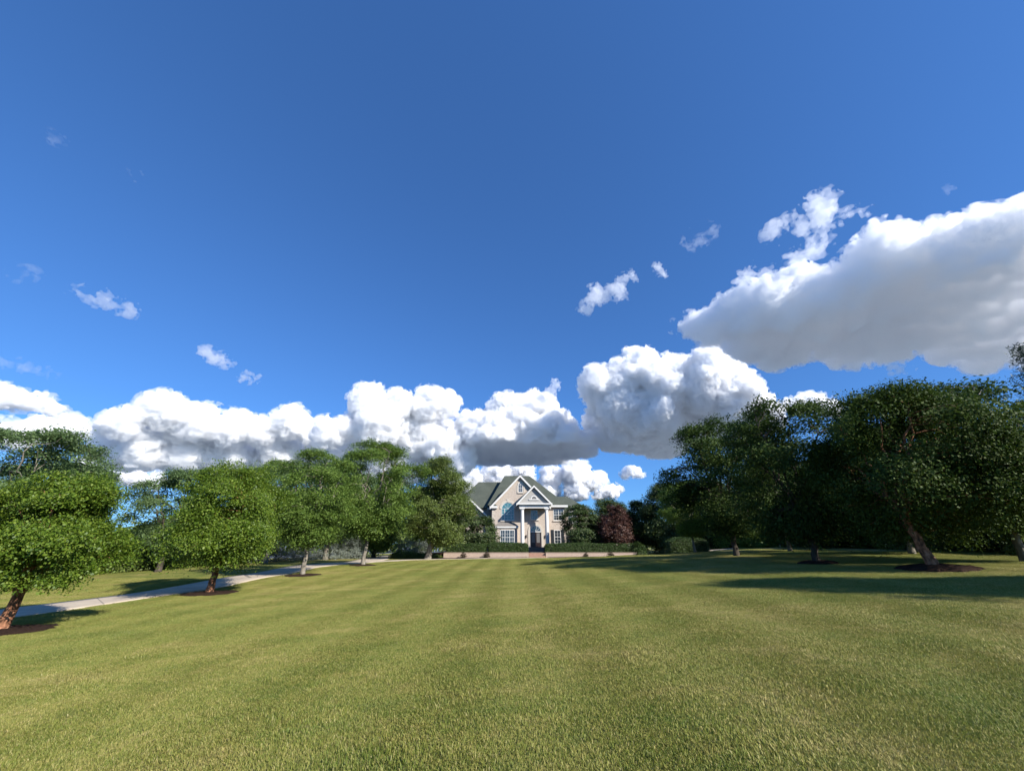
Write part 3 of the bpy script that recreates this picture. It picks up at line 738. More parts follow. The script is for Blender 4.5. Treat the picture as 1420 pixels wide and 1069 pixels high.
    cloud('barely visible speck of cloud below the faint thin streak high on the left',
          [(-53.4, 36.0, 0.3, 0), (-52.9, 35.8, 0.24, 0)], 2400, M['wisp'], res=0.1, seed=46, wisp=1.2, kids=(10, 6), name='cloud_wisp')
    cloud('tiny pale fleck of cloud above the huge right-hand cumulus, near the right edge',
          [(56.8, 32.2, 0.22, 0)], 2200, M['wisp'], res=0.08, seed=47, wisp=1.0, kids=(10, 6), name='cloud_wisp')
# ------------------------------------------------------------------ sky, sun, camera
SUN_AZ = 129.7      # clockwise from the way the camera looks
SUN_EL = 32.0
def make_world():
    w = bpy.data.worlds.new('World'); scene.world = w; w.use_nodes = True
    nt = w.node_tree; nt.nodes.clear()
    out = nt.nodes.new('ShaderNodeOutputWorld'); bg = nt.nodes.new('ShaderNodeBackground')
    sky = nt.nodes.new('ShaderNodeTexSky'); sky.sky_type = 'NISHITA'; sky.sun_disc = False
    sky.sun_elevation = math.radians(SUN_EL); sky.sun_rotation = math.radians(SUN_AZ)
    sky.altitude = SKY[0]; sky.air_density = SKY[1]; sky.dust_density = SKY[2]; sky.ozone_density = SKY[3]
    ga = nt.nodes.new('ShaderNodeGamma'); ga.inputs['Gamma'].default_value = .75
    mx = nt.nodes.new('ShaderNodeMix'); mx.data_type = 'RGBA'; mx.blend_type = 'MULTIPLY'; mx.inputs[0].default_value = 1
    mx.inputs[7].default_value = (SKY[5][0], SKY[5][1], SKY[5][2], 1)
    nt.links.new(sky.outputs[0], ga.inputs['Color']); nt.links.new(ga.outputs[0], mx.inputs[6]); nt.links.new(mx.outputs[2], bg.inputs['Color'])
    bg.inputs['Strength'].default_value = SKY[4]
    nt.links.new(bg.outputs[0], out.inputs['Surface'])
def make_sun():
    l = bpy.data.lights.new('sun', 'SUN'); l.energy = SUN_E; l.angle = math.radians(.53); l.color = (1, .945, .86)
    o = bpy.data.objects.new('sun', l); COL.objects.link(o)
    d = Vector(sph(SUN_AZ, SUN_EL))
    o.rotation_euler = d.to_track_quat('Z', 'Y').to_euler(); o.location = d * 60
def make_camera():
    c = bpy.data.cameras.new('camera'); c.sensor_width = 36; c.sensor_fit = 'HORIZONTAL'; c.lens = 540 / 1420 * 36
    c.clip_start = .05; c.clip_end = 60000
    o = bpy.data.objects.new('camera', c); COL.objects.link(o)
    o.location = (0, 0, 1.6); o.rotation_euler = (math.radians(90) + math.atan(222.5 / 540), 0, 0)
    scene.camera = o
def settings():
    scene.view_settings.view_transform = 'Standard'; scene.view_settings.look = 'None'
    scene.view_settings.exposure = EXPO; scene.view_settings.gamma = 1; scene.view_settings.use_curve_mapping = False
    cy = scene.cycles
    cy.max_bounces = 44; cy.diffuse_bounces = 3; cy.glossy_bounces = 2; cy.transmission_bounces = 4; cy.volume_bounces = 44; cy.transparent_max_bounces = 8
    cy.sample_clamp_indirect = 6.0; cy.use_denoising = True; cy.caustics_reflective = False; cy.caustics_refractive = False
    cy.use_adaptive_sampling = True; cy.adaptive_threshold = .015
SKY = (200, 1.0, .25, 3.0, .0785, (.566, 1.138, 2.006))
SUN_E = 5.0
EXPO = 0.70
CLOUD_DENS = .08; WISP_DENS = .004
# ------------------------------------------------------------------ ground, drive, lawn blades
def terrain(M):
    u = np.linspace(-1, 1, 261)
    ax = 46 * u + 5200 * np.abs(u)**9 * np.sign(u) + 30 * u**3
    X, Y = np.meshgrid(ax, ax + 24, indexing='ij')
    n = len(ax)
    V = np.stack([X, Y, hgt(X, Y)], -1).reshape(-1, 3)
    i = np.arange(n - 1)[:, None] * n; j = np.arange(n - 1)[None, :]
    Q = np.stack([i + j, i + n + j, i + n + j + 1, i + j + 1], -1).reshape(-1)
    me = mesh_np('lawn', V, Q, 4)
    me.materials.append(M['turf']); me.materials.append(M['hazed_fields'])
    c = V[Q.reshape(-1, 4)].mean(1)
    me.polygons.foreach_set('material_index', (np.hypot(c[:, 0], c[:, 1]) > 120).astype(np.int32))
    tag(link('lawn', me, None, smooth=True), kind='structure')

def smooth_path(P, step=.7):
    P = np.array(P, float)
    out = []
    for k in range(len(P) - 1):
        p0 = P[max(k-1, 0)]; p1 = P[k]; p2 = P[k+1]; p3 = P[min(k+2, len(P)-1)]
        m = max(2, int(np.linalg.norm(p2 - p1) / step))
        t = np.arange(m)[:, None] / m
        out.append(.5 * ((2*p1) + (-p0+p2)*t + (2*p0-5*p1+4*p2-p3)*t**2 + (-p0+3*p1-3*p2+p3)*t**3))
    out.append(P[-1:]); return np.concatenate(out)

DRIVES = []          # (centre line, half width) kept so that no grass grows through
def ribbon(name, P, w, mat, lift=.035):
    c = smooth_path(P)
    t = unit(np.gradient(c, axis=0)); nrm = np.stack([t[:,1], -t[:,0]], 1)
    ws = np.broadcast_to(np.asarray(w, float), (len(P),)) if np.ndim(w) == 0 else np.asarray(w, float)
    wv = np.interp(np.linspace(0, len(P)-1, len(c)), np.arange(len(P)), ws)
    k = 7; s = np.linspace(-1, 1, k)
    XY = c[:, None, :] + nrm[:, None, :] * (s[None, :, None] * wv[:, None, None])
    Z = hgt(XY[..., 0], XY[..., 1]) + lift
    V = np.concatenate([XY, Z[..., None]], -1)
    # little skirt down into the soil on both sides
    lo = V[:, [0, -1]].copy(); lo[..., 2] -= .12
    V = np.concatenate([lo[:, :1], V, lo[:, 1:]], 1); k += 2
    n = len(c)
    i = np.arange(n - 1)[:, None] * k; j = np.arange(k - 1)[None, :]
    Q = np.stack([i + j, i + j + 1, i + k + j + 1, i + k + j], -1).reshape(-1)
    DRIVES.append((c, wv))
    return tag(link(name, mesh_np(name, V.reshape(-1, 3), Q, 4), mat, smooth=False), kind='structure')

def disc(name, x, y, r, mat, label, seed, bulge=.10):
    """ring of bark mulch heaped round a trunk"""
    rng = np.random.default_rng(seed)
    seg, rings = 64, 7
    V = []; a = np.arange(seg) * 2 * PI / seg
    rr = r * (1 + .09 * np.sin(2*a + seed) + .06 * np.sin(5*a + seed*2) + .05 * np.sin(11*a + seed*3) + rng.normal(0, .045, seg))
    for k in range(rings + 1):
        f = 1 - k / rings
        px = np.cos(a) * rr * f; py = np.sin(a) * rr * f
        h = hgt(x + px, y + py) + .015 + bulge * (1 - f**3) * .9 + (rng.normal(0, .012, seg) if 0 < k < rings else 0) - (.05 if k == 0 else 0)
        V.append(np.stack([px + x, py + y, h], 1))
    V = np.concatenate(V)
    i = np.arange(rings)[:, None] * seg; j = np.arange(seg)[None, :]; j2 = (j + 1) % seg
    Q = np.stack([i + j, i + j2, i + seg + j2, i + seg + j], -1).reshape(-1)
    MULCH.append((x, y, r * .90))
    return tag(link(name, mesh_np(name, V, Q, 4), mat, smooth=True), kind='structure')
MULCH = []

def blocked(x, y):
    """where no turf grows"""
    b = np.zeros(len(x), bool)
    for c, w in DRIVES:
        for k in range(0, len(c), 1):
            b |= (x - c[k,0])**2 + (y - c[k,1])**2 < (w[k] + .06)**2
    for mx, my, r in MULCH:
        b |= (x - mx)**2 + (y - my)**2 < r * r
    b |= (y > 59.0) & (x > -16)
    return b

def grass(M):
    """mown turf: one object; its mesh holds four clumps of blades and the spots they grow on, set out by geometry nodes"""
    rng = np.random.default_rng(77)
    V = []; F = []; kind = []; nv = 0
    NP = 6
    for p in range(NP):
        nb = 1900
        r = .40 * np.sqrt(rng.random(nb)) * (1 + .25 * rng.normal(0, 1, nb))
        a = rng.random(nb) * 2 * PI
        bx, by = r * np.cos(a), r * np.sin(a)
        h = rng.uniform(.011, .027, nb) * np.where(rng.random(nb) < .05, 1.35, 1)
        d = rng.random(nb) * 2 * PI
        ln = rng.uniform(.3, 1.2, nb) * h
        lx, ly = np.cos(d) * ln, np.sin(d) * ln + (.32 if p % 2 else -.32) * h
        w = rng.uniform(.0016, .0032, nb)
        ta = rng.random(nb) * 2 * PI; wx, wy = np.cos(ta) * w, np.sin(ta) * w
        z0 = np.full(nb, -.012)
        B = np.stack([np.stack([bx - wx, by - wy, z0], 1), np.stack([bx + wx, by + wy, z0], 1),
                      np.stack([bx + lx*.45 + wx*.8, by + ly*.45 + wy*.8, h*.72], 1), np.stack([bx + lx*.45 - wx*.8, by + ly*.45 - wy*.8, h*.72], 1),
                      np.stack([bx + lx, by + ly, h], 1)], 1).reshape(-1, 3)
        V.append(B); k = nv + np.arange(nb)[:, None] * 5
        F.append(np.concatenate([k + np.array([[0, 1, 2]]), k + np.array([[0, 2, 3]]), k + np.array([[3, 2, 4]])], 0).ravel())
        kind.append(np.full(nb * 3, p)); nv += nb * 5
    # spots
    sp = .36
    gx = np.arange(-34, 36, sp); gy = np.arange(2.2, 59.5, sp)
    X, Y = np.meshgrid(gx, gy); X = X.ravel() + rng.uniform(-.16, .16, X.size); Y = Y.ravel() + rng.uniform(-.16, .16, Y.size)
    keep = (np.abs(X) < 1.42 * Y + 1.2) & ((Y < 30) | (np.abs(X) < 20)) & (X > -30)
    thin = np.where(Y < 30, 1.0, .8)
    keep &= rng.random(len(X)) < thin
    X, Y = X[keep], Y[keep]
    keep = ~blocked(X, Y); X, Y = X[keep], Y[keep]
    Z = hgt(X, Y)
    e = .3
    nx = -(hgt(X + e, Y) - hgt(X - e, Y)) / (2 * e); ny = -(hgt(X, Y + e) - hgt(X, Y - e)) / (2 * e)
    # mower passes: every other strip of the lawn lies away from the house
    strip = (np.floor((X + 40.3) / 1.08).astype(int) % 2)
    pick = rng.integers(0, NP // 2, len(X)) * 2 + strip
    me = bpy.data.meshes.new('grass')
    allv = np.concatenate(V + [np.stack([X, Y, Z], 1)])
    fl = np.concatenate(F)
    me.vertices.add(len(allv)); me.vertices.foreach_set('co', allv.astype(np.float32).ravel())
    nf = len(fl) // 3
    me.loops.add(nf * 3); me.loops.foreach_set('vertex_index', fl.astype(np.int32))
    me.polygons.add(nf); me.polygons.foreach_set('loop_start', np.arange(nf, dtype=np.int32) * 3)
    me.update(calc_edges=True)
    me.attributes.new('clump', 'INT', 'FACE').data.foreach_set('value', np.concatenate(kind).astype(np.int32))
    def pa(n, t, arr, key):
        full = np.concatenate([np.zeros((nv,) + arr.shape[1:]), arr])
        me.attributes.new(n, t, 'POINT').data.foreach_set(key, full.ravel().astype(np.int32 if t == 'INT' else np.float32))
    pa('spot', 'INT', np.ones(len(X)), 'value')
    pa('pick', 'INT', pick.astype(float), 'value')
    rot = np.stack([-ny, nx, rng.normal(0, .45, len(X))], 1)
    pa('turn', 'FLOAT_VECTOR', rot, 'vector')
    pa('size', 'FLOAT', rng.uniform(.8, 1.2, len(X)) * (1 + .22 * pnoise(np.stack([X, Y, 0*X], 1), 1.1, 5)), 'value')
    o = link('grass', me, M['blade'])
    tag(o, kind='stuff')
    ng = bpy.data.node_groups.new('turf_setting', 'GeometryNodeTree')
    ng.interface.new_socket('Geometry', in_out='INPUT', socket_type='NodeSocketGeometry')
    ng.interface.new_socket('Geometry', in_out='OUTPUT', socket_type='NodeSocketGeometry')
    N = lambda t: ng.nodes.new(t); Lk = ng.links.new
    gi, go = N('NodeGroupInput'), N('NodeGroupOutput')
    def attr(nm, ty):
        a = N('GeometryNodeInputNamedAttribute'); a.data_type = ty; a.inputs['Name'].default_value = nm; return a.outputs['Attribute']
    sepp = N('GeometryNodeSeparateGeometry'); sepp.domain = 'POINT'
    cmp0 = N('FunctionNodeCompare'); cmp0.data_type = 'INT'; cmp0.operation = 'EQUAL'; cmp0.inputs[3].default_value = 1
    Lk(attr('spot', 'INT'), cmp0.inputs[2]); Lk(gi.outputs[0], sepp.inputs[0]); Lk(cmp0.outputs[0], sepp.inputs[1])
    pts, clumps = sepp.outputs[0], sepp.outputs[1]
    join = N('GeometryNodeGeometryToInstance')
    for p in reversed(range(NP)):
        s = N('GeometryNodeSeparateGeometry'); s.domain = 'FACE'
        c = N('FunctionNodeCompare'); c.data_type = 'INT'; c.operation = 'EQUAL'; c.inputs[3].default_value = p
        Lk(attr('clump', 'INT'), c.inputs[2]); Lk(clumps, s.inputs[0]); Lk(c.outputs[0], s.inputs[1])
        Lk(s.outputs[0], join.inputs[0])
    m2p = N('GeometryNodeMeshToPoints'); Lk(pts, m2p.inputs[0])
    iop = N('GeometryNodeInstanceOnPoints'); Lk(m2p.outputs[0], iop.inputs['Points']); Lk(join.outputs[0], iop.inputs['Instance'])
    iop.inputs['Pick Instance'].default_value = True
    Lk(attr('pick', 'INT'), iop.inputs['Instance Index'])
    e2r = N('FunctionNodeEulerToRotation'); Lk(attr('turn', 'FLOAT_VECTOR'), e2r.inputs[0]); Lk(e2r.outputs[0], iop.inputs['Rotation'])
    Lk(attr('size', 'FLOAT'), iop.inputs['Scale'])
    Lk(iop.outputs[0], go.inputs[0])
    md = o.modifiers.new('turf', 'NODES'); md.node_group = ng
    return o, len(X)
# ------------------------------------------------------------------ the house (its own axes: x across, y away, z up, in the place's coordinates)
def arc(cx, cz, r, a0=0, a1=180, n=18):
    return [(cx + r * math.cos(math.radians(a0 + (a1 - a0) * i / n)), cz + r * math.sin(math.radians(a0 + (a1 - a0) * i / n))) for i in range(n + 1)]

def slab_roof(mb, pts, th=.14):
    """one roof plane as a slab"""
    P = [Vector(p) for p in pts]
    n = (P[1] - P[0]).cross(P[2] - P[0]).normalized()
    if n.z < 0: P.reverse(); n = -n
    q = [p - n * th for p in P]
    k = len(P); b = len(mb.v)
    mb.v += [tuple(p) for p in P] + [tuple(p) for p in q]
    mb.f.append(tuple(b + i for i in range(k))); mb.f.append(tuple(b + k + i for i in reversed(range(k))))
    for i in range(k):
        j = (i + 1) % k
        mb.f.append((b + i, b + k + i, b + k + j, b + j))

def window(M, H, x0, x1, z0, z1, y, cols=2, rows=3, arched=False, glass='glass', frame=.09, sill=True, mull=None, shutters=False, name='window'):
    """window on a wall whose face is at y: white frame with bars; pane and sill are its children"""
    f = MB(); ya, yb = y - .05, y + .02
    cx = (x0 + x1) / 2; r = (x1 - x0) / 2
    spring = z1 - r if arched else z1
    f.box(x0, x0 + frame, ya, yb, z0, spring); f.box(x1 - frame, x1, ya, yb, z0, spring)
    f.box(x0 + frame, x1 - frame, ya, yb, z0, z0 + frame)
    if arched:
        f.ring(arc(cx, spring, r), arc(cx, spring, r - frame), ya, yb)
        f.box(x0 + frame, x1 - frame, ya + .012, yb - .004, spring - .03, spring + .03)
        for a in (45, 90, 135):
            ca, sa = math.cos(math.radians(a)), math.sin(math.radians(a))
            rr = r - frame + .01
            f.prism([(cx - sa*.016, spring + ca*.016), (cx + sa*.016, spring - ca*.016), (cx + rr*ca + sa*.016, spring + rr*sa - ca*.016), (cx + rr*ca - sa*.016, spring + rr*sa + ca*.016)], ya + .02, yb - .006)
    else:
        f.box(x0 + frame, x1 - frame, ya, yb, z1 - frame, z1)
    zi0, zi1 = z0 + frame, (spring - .03 if arched else z1 - frame)
    for k in range(1, cols):
        xx = x0 + (x1 - x0) * k / cols; t = .045 if mull and k in mull else .017
        f.box(xx - t, xx + t, ya + .015 if t < .04 else ya - .002, yb - .006, zi0, zi1)
    for k in range(1, rows):
        zz = zi0 + (zi1 - zi0) * k / rows; t = .035 if (rows % 2 == 0 and k == rows // 2) else .014
        f.box(x0 + frame, x1 - frame, ya + .02, yb - .008, zz - t, zz + t)
    w = f.build(name, M['trim'], H)
    g = MB(); i = frame * .5; yg = y - .008
    if arched: prof = [(x0 + i, z0 + i), (x1 - i, z0 + i)] + arc(cx, spring, r - i)
    else: prof = [(x0 + i, z0 + i), (x1 - i, z0 + i), (x1 - i, z1 - i), (x0 + i, z1 - i)]
    g.prism(prof, yg, yg + .012); g.build('pane', M[glass], w)
    if sill:
        s = MB(); s.box(x0 - .16, x1 + .16, y - .16, y + .02, z0 - .17, z0 - .004); s.build('sill', M['stone'], w)
    if shutters:
        for xa, xb in ((x0 - .62, x0 - .08), (x1 + .08, x1 + .62)):
            s = MB(); s.box(xa, xb, y - .05, y + .01, z0 - .05, z1 + .05)
            k = int((z1 - z0) / .13)
            for q in range(k):
                zz = z0 + (z1 - z0) * q / k + .02
                s.box(xa + .06, xb - .06, y - .066, y - .05, zz, zz + .07)
            s.build('shutter', M['shutter'], w)
    return w

def house(M):
    Z0 = .45
    H = thing('brick_house', (0, 0, 0), 'two-storey pale brick house with grey-green hipped roofs, tall white-columned portico and steep front gable', 'house')
    br, tr, rf = M['brick'], M['trim'], M['roof']
    gy = 76.0                                   # face of the front gable block
    cx, hw, ez, az = 1.55, 5.25, 8.74, 14.2     # gable centre, half width, eave and apex of the wall
    sl = (az - ez) / hw
    # --- walls
    w = MB(); w.prism([(cx - hw, Z0), (cx + hw, Z0), (cx + hw, ez), (cx, az), (cx - hw, ez)], gy, 83.0); w.build('gable_wall', br, H)
    w = MB(); w.box(-3.6, 10.0, 77.0, 92.0, Z0, 8.72); w.build('main_wall', br, H)
    w = MB(); w.box(-11.6, -3.62, 79.0, 92.5, Z0, 8.4); w.build('wing_wall', br, H)
    w = MB(); w.box(10.02, 15.2, 82.0, 92.0, Z0, 8.2); w.build('rear_wing_wall', br, H)
    lx, lz, la = -7.9, 7.2, 10.0
    w = MB(); w.prism([(-11.0, Z0), (-4.8, Z0), (-4.8, lz), (lx, la - .25), (-11.0, lz)], 77.4, 79.0); w.build('side_gable_wall', br, H)
    w = MB(); w.box(-4.9, -3.72, 77.2, 79.2, Z0, 4.4); w.build('link_wall', M['brick'], H)
    # white quoin strips and water table of the gable block
    q = MB()
    for k in range(19):
        z = 1.3 + k * .385
        ww = .42 if k % 2 else .28
        q.box(cx - hw - .02, cx - hw + ww, gy - .025, gy + .1, z, z + .345)
    q.build('quoins', M['stone'], H)
    w = MB(); w.box(cx - hw - .04, cx + hw + .04, gy - .05, gy + .2, Z0, 1.28); w.build('water_table', M['stone'], H)
    # --- roofs
    # main hip
    r = MB(); e0, e1, f0, f1, ze = -4.6, 10.55, 76.45, 92.6, 8.74
    ra, rb, rz, ry = (-1.6, 84.5), (3.7, 84.5), 15.5, 84.5
    A, B = (ra[0], ry, rz), (rb[0], ry, rz)
    slab_roof(r, [(e0, f0, ze), (e1, f0, ze), B, A]); slab_roof(r, [(e0, f1, ze), A, B, (e1, f1, ze)])
    slab_roof(r, [(e1, f0, ze), (e1, f1, ze), B]); slab_roof(r, [(e0, f0, ze), A, (e0, f1, ze)])
    r.build('main_roof', rf, H)
    # left wing hip
    r = MB(); A, B = (-7.2, 86.0, 14.4), (-2.0, 86.0, 14.4); ze = 8.42
    slab_roof(r, [(-12.1, 78.5, ze), (-3.0, 78.5, ze), B, A]); slab_roof(r, [(-12.1, 93, ze), A, B, (-3.0, 93, ze)])
    slab_roof(r, [(-12.1, 78.5, ze), A, (-12.1, 93, ze)])
    r.build('wing_roof', rf, H)
    # white ridge flashing
    r = MB(); r.prism([(-4.0, 14.42), (-2.2, 14.42), (-2.2, 14.60), (-3.9, 14.50)], 85.9, 86.1); r.build('ridge_flashing', tr, H)
    # rear right hip
    r = MB(); ze = 8.22; A, B = (8.5, 87.0, 11.5), (11.9, 87.0, 11.5)
    slab_roof(r, [(8.5, 81.5, ze), (15.8, 81.5, ze), B, A]); slab_roof(r, [(8.5, 92.5, ze), A, B, (15.8, 92.5, ze)]); slab_roof(r, [(15.8, 81.5, ze), (15.8, 92.5, ze), B])
    r.build('rear_wing_roof', rf, H)
    # front gable roof, running back into the main hip
    r = MB(); oh = .42
    for s in (-1, 1):
        xe = cx + s * (hw + oh); zee = az + .16 - sl * (hw + oh)
        slab_roof(r, [(cx, gy - oh, az + .16), (xe, gy - oh, zee), (xe, 83.5, zee), (cx, 83.5, az + .16)])
    r.build('gable_roof', rf, H)
    r = MB()
    for s in (-1, 1):
        xe = lx + s * 3.55; zee = la - (la - lz) / 3.1 * 3.55
        slab_roof(r, [(lx, 77.0, la), (xe, 77.0, zee), (xe, 84.5, zee), (lx, 84.5, la)])
    r.build('side_gable_roof', rf, H)
    # --- white rake boards, eave returns and cornices
    def rakes(c, zt, half, slope, y, th, name):
        b = MB()
        for s in (-1, 1):
            xe = c + s * half; ze_ = zt - slope * half
            b.prism([(c, zt), (c, zt - th), (xe, ze_ - th), (xe, ze_)] if s > 0 else [(c, zt), (xe, ze_), (xe, ze_ - th), (c, zt - th)], y - .06, y + .16)
        return b.build(name, tr, H)
    rakes(cx, az + .02, hw + oh, sl, gy - oh - .03, .42, 'gable_rake')
    rakes(lx, la - .12, 3.55, (la - lz) / 3.1, 76.95, .36, 'side_gable_rake')
    b = MB(); xe = cx - hw
    b.box(xe - oh - .05, xe + 1.0, gy - oh, gy - .003, ez - .62, ez - .22); b.build('eave_return', tr, H)
    b = MB(); b.prism([(xe - oh - .1, ez - .215), (xe + 1.05, ez - .215), (xe + .45, ez + .12)], gy - oh - .01, gy - .003); b.build('return_cap', rf, H)
    b = MB(); b.box(7.3, 10.5, 76.42, 76.60, 8.38, 8.735); b.box(7.3, 10.45, 76.602, 76.998, 8.40, 8.55); b.build('cornice', tr, H)
    b = MB(); b.box(10.05, 15.75, 81.45, 81.62, 7.9, 8.2); b.build('rear_cornice', tr, H)
    b = MB(); b.box(-12.05, -11.05, 78.42, 78.6, 8.05, 8.42); b.build('wing_cornice', tr, H); b = MB(); b.box(-4.75, -3.63, 78.42, 78.6, 8.05, 8.42); b.build('wing_cornice', tr, H)
    # --- portico
    px, phw, py = 4.05, 3.2, 73.5
    z_e0, z_e1, pa = 7.95, 8.72, 11.95
    ps = (pa - z_e1) / phw
    b = MB(); b.box(px - 2.75, px + 2.75, py + .12, py + .62, z_e0, z_e1 - .17)
    b.box(px - 2.75, px - 2.25, py + .622, gy - .01, z_e0, z_e1 - .17); b.box(px + 2.25, px + 2.75, py + .622, gy - .01, z_e0, z_e1 - .17)
    b.build('entablature', M['trim'], H)
    b = MB(); b.box(px - phw - .05, px + phw + .05, py - .32, py + .66, z_e1 - .165, z_e1 + .06); b.build('pediment_cornice', tr, H)
    b = MB(); b.prism([(px - phw + .4, z_e1 + .065), (px + phw - .4, z_e1 + .065), (px, pa - .42)], py + .15, py + .4); b.build('tympanum', M['tympanum'], H)
    rakes(px, pa, phw + .06, ps, py - .28, .36, 'pediment_rake')
    r = MB()
    for s in (-1, 1):
        xe = px + s * (phw + .1); zee = pa + .03 - ps * (phw + .1)
        slab_roof(r, [(px, py - .3, pa + .13), (xe, py - .3, zee + .10), (xe, 78.5, zee + .10), (px, 80.5, pa + .13)], .1)
    r.build('portico_roof', rf, H)
    # half-round louvre with sill in the tympanum
    b = MB(); c0 = z_e1 + .80
    b.ring(arc(px - .02, c0, .62), arc(px - .02, c0, .46), py + .06, py + .149); b.box(px - .95, px + .91, py + .0, py + .149, c0 - .16, c0 - .005)
    lun = b.build('lunette', tr, H)
    g = MB(); g.prism([(px - .48, c0)] + [(px + .44, c0)] + arc(px - .02, c0, .455)[1:-1], py + .11, py + .148); g.build('louvre', M['frost'], lun)
    for xc in (px - 2.2, px + 2.2):
        c = MB(); c.lathe(xc, py + .37, [(.355, 1.62), (.345, 2.2), (.34, 4), (.32, 6), (.295, 7.55)], 24)
        col = c.build('column', M['trim'], H)
        k = MB(); k.box(xc - .43, xc + .43, py - .06, py + .80, 1.421, 1.52); k.lathe(xc, py + .37, [(.40, 1.521), (.41, 1.56), (.37, 1.618)], 24); k.build('base', M['trim'], col)
        k = MB(); k.lathe(xc, py + .37, [(.30, 7.552), (.33, 7.60), (.30, 7.64), (.39, 7.80)], 24); k.box(xc - .42, xc + .42, py - .05, py + .79, 7.802, 7.947); k.build('capital', M['trim'], col)
    b = MB(); b.box(px - 2.9, px + 2.9, py - .2, gy - .06, .3, 1.42); b.build('porch_floor', M['slab'], H)
    b = MB()
    for k in range(5):
        b.box(2.9, 5.35, py - .2 - .34 * (5 - k), py - .2 - .34 * (4 - k) - .002, .3, .62 + .15 * k)
    b.build('porch_steps', M['slab'], H)
    # --- doorway
    dx0, dx1, dz0, dz1 = 3.42, 5.24, 1.43, 3.98
    dcx, dr = (dx0 + dx1) / 2, (dx1 - dx0) / 2
    b = MB(); R1, R0 = 1.40, 1.02
    b.ring(arc(dcx, dz1 + .1, R1), arc(dcx, dz1 + .1, R0), gy - .10, gy + .02)
    b.box(dcx - R1, dcx - R0, gy - .10, gy + .02, 1.43, dz1 + .1); b.box(dcx + R0, dcx + R1, gy - .10, gy + .02, 1.43, dz1 + .1)
    b.prism([(dcx - .12, dz1 + .1 + R0 - .03), (dcx + .12, dz1 + .1 + R0 - .03), (dcx + .2, dz1 + .1 + R1 + .2), (dcx - .2, dz1 + .1 + R1 + .2)], gy - .15, gy - .101)
    b.build('door_surround', M['stone'], H)
    b = MB(); b.ring(arc(dcx, dz1 + .12, 1.0), arc(dcx, dz1 + .12, .90), gy - .07, gy + .01); b.box(dcx - 1.0, dcx + 1.0, gy - .08, gy + .01, dz1 - .04, dz1 + .118)
    for a in (36, 72, 108, 144):
        ca, sa = math.cos(math.radians(a)), math.sin(math.radians(a))
        b.prism([(dcx + .05*ca - sa*.016, dz1 + .13 + .05*sa + ca*.016), (dcx + .05*ca + sa*.016, dz1 + .13 + .05*sa - ca*.016), (dcx + .91*ca + sa*.016, dz1 + .12 + .91*sa - ca*.016), (dcx + .91*ca - sa*.016, dz1 + .12 + .91*sa + ca*.016)], gy - .05, gy + .0)
    tm = b.build('transom', tr, H)
    g = MB(); g.prism([(dcx - .92, dz1 + .11), (dcx + .92, dz1 + .11)] + arc(dcx, dz1 + .12, .92)[1:-1], gy - .03, gy - .015); g.build('pane', M['glass'], tm)
    for s in (0, 1):
        xa = dx0 + s * dr + .015; xb = dx0 + (s + 1) * dr - .015
        d = MB(); d.box(xa, xb, gy - .05, gy + .01, dz0, dz0 + .75); d.box(xa, xa + .13, gy - .05, gy + .01, dz0 + .752, dz1 - .17); d.box(xb - .13, xb, gy - .05, gy + .01, dz0 + .752, dz1 - .17); d.box(xa, xb, gy - .05, gy + .01, dz1 - .168, dz1 - .045)
        d.box(xa + .1, xb - .1, gy - .062, gy - .0505, dz0 + .12, dz0 + .63)
        do = d.build('door', M['door'], H)
        g = MB(); g.box(xa + .12, xb - .12, gy - .03, gy - .018, dz0 + .745, dz1 - .16); g.build('pane', M['frost'], do)
        h = MB(); hx = xb - .07 if s == 0 else xa + .07
        h.box(hx - .02, hx + .02, gy - .10, gy - .051, dz0 + .95, dz0 + 1.2); h.build('handle', M['iron'], do)
    # porch lanterns beside the door
    for xc in (dcx - 1.75, dcx + 1.75):
        l = MB(); l.box(xc - .10, xc + .10, gy - .26, gy - .08, 3.0, 3.34); l.prism([(xc - .13, 3.342), (xc + .13, 3.342), (xc, 3.52)], gy - .29, gy - .05); l.box(xc - .03, xc + .03, gy - .08, gy + .0, 3.1, 3.25)
        l.build('porch_lantern', M['iron'], H)
    # --- windows
    window(M, H, 3.46, 4.82, 6.12, 8.0 - .15, gy, 4, 4, sill=True)
    aw = window(M, H, 1.20, 2.06, 11.0, 12.86, gy, 2, 4, arched=True)
    s = MB(); s.ring(arc(1.63, 12.43, .62), arc(1.63, 12.43, .45), gy - .07, gy + .0)
    for xa, xb in ((.86, 1.08), (2.18, 2.40)): s.box(xa, xb, gy - .06, gy, 11.0, 12.3)
    s.build('surround', M['stone'], aw)
    bw = window(M, H, -1.96, .42, 5.98, 9.22, gy, 4, 4, arched=True, glass='teal', mull=(1, 3))
    s = MB(); s.ring(arc(-.77, 8.03, 1.55), arc(-.77, 8.03, 1.21), gy - .09, gy + .0)
    s.prism([(-.89, 9.2), (-.65, 9.2), (-.57, 9.8), (-.97, 9.8)], gy - .13, gy - .091); s.build('surround', M['stone'], bw)
    window(M, H, 7.80, 9.72, 6.02, 8.02, 77.0, 4, 4, mull=(2,))
    window(M, H, 7.80, 9.0, 2.0, 4.35, 77.0, 2, 4, shutters=True)
    window(M, H, 11.2, 13.0, 5.6, 7.5, 82.0, 4, 4, mull=(2,)); window(M, H, 11.2, 13.0, 1.9, 4.1, 82.0, 4, 4, mull=(2,))
    window(M, H, -8.8, -7.0, 5.2, 7.4, 77.4, 4, 4, arched=True); window(M, H, -9.4, -6.4, 1.7, 4.0, 77.4, 6, 4, mull=(2, 4))
    # --- bay
    b0, b1, by = -2.95, .95, 74.6
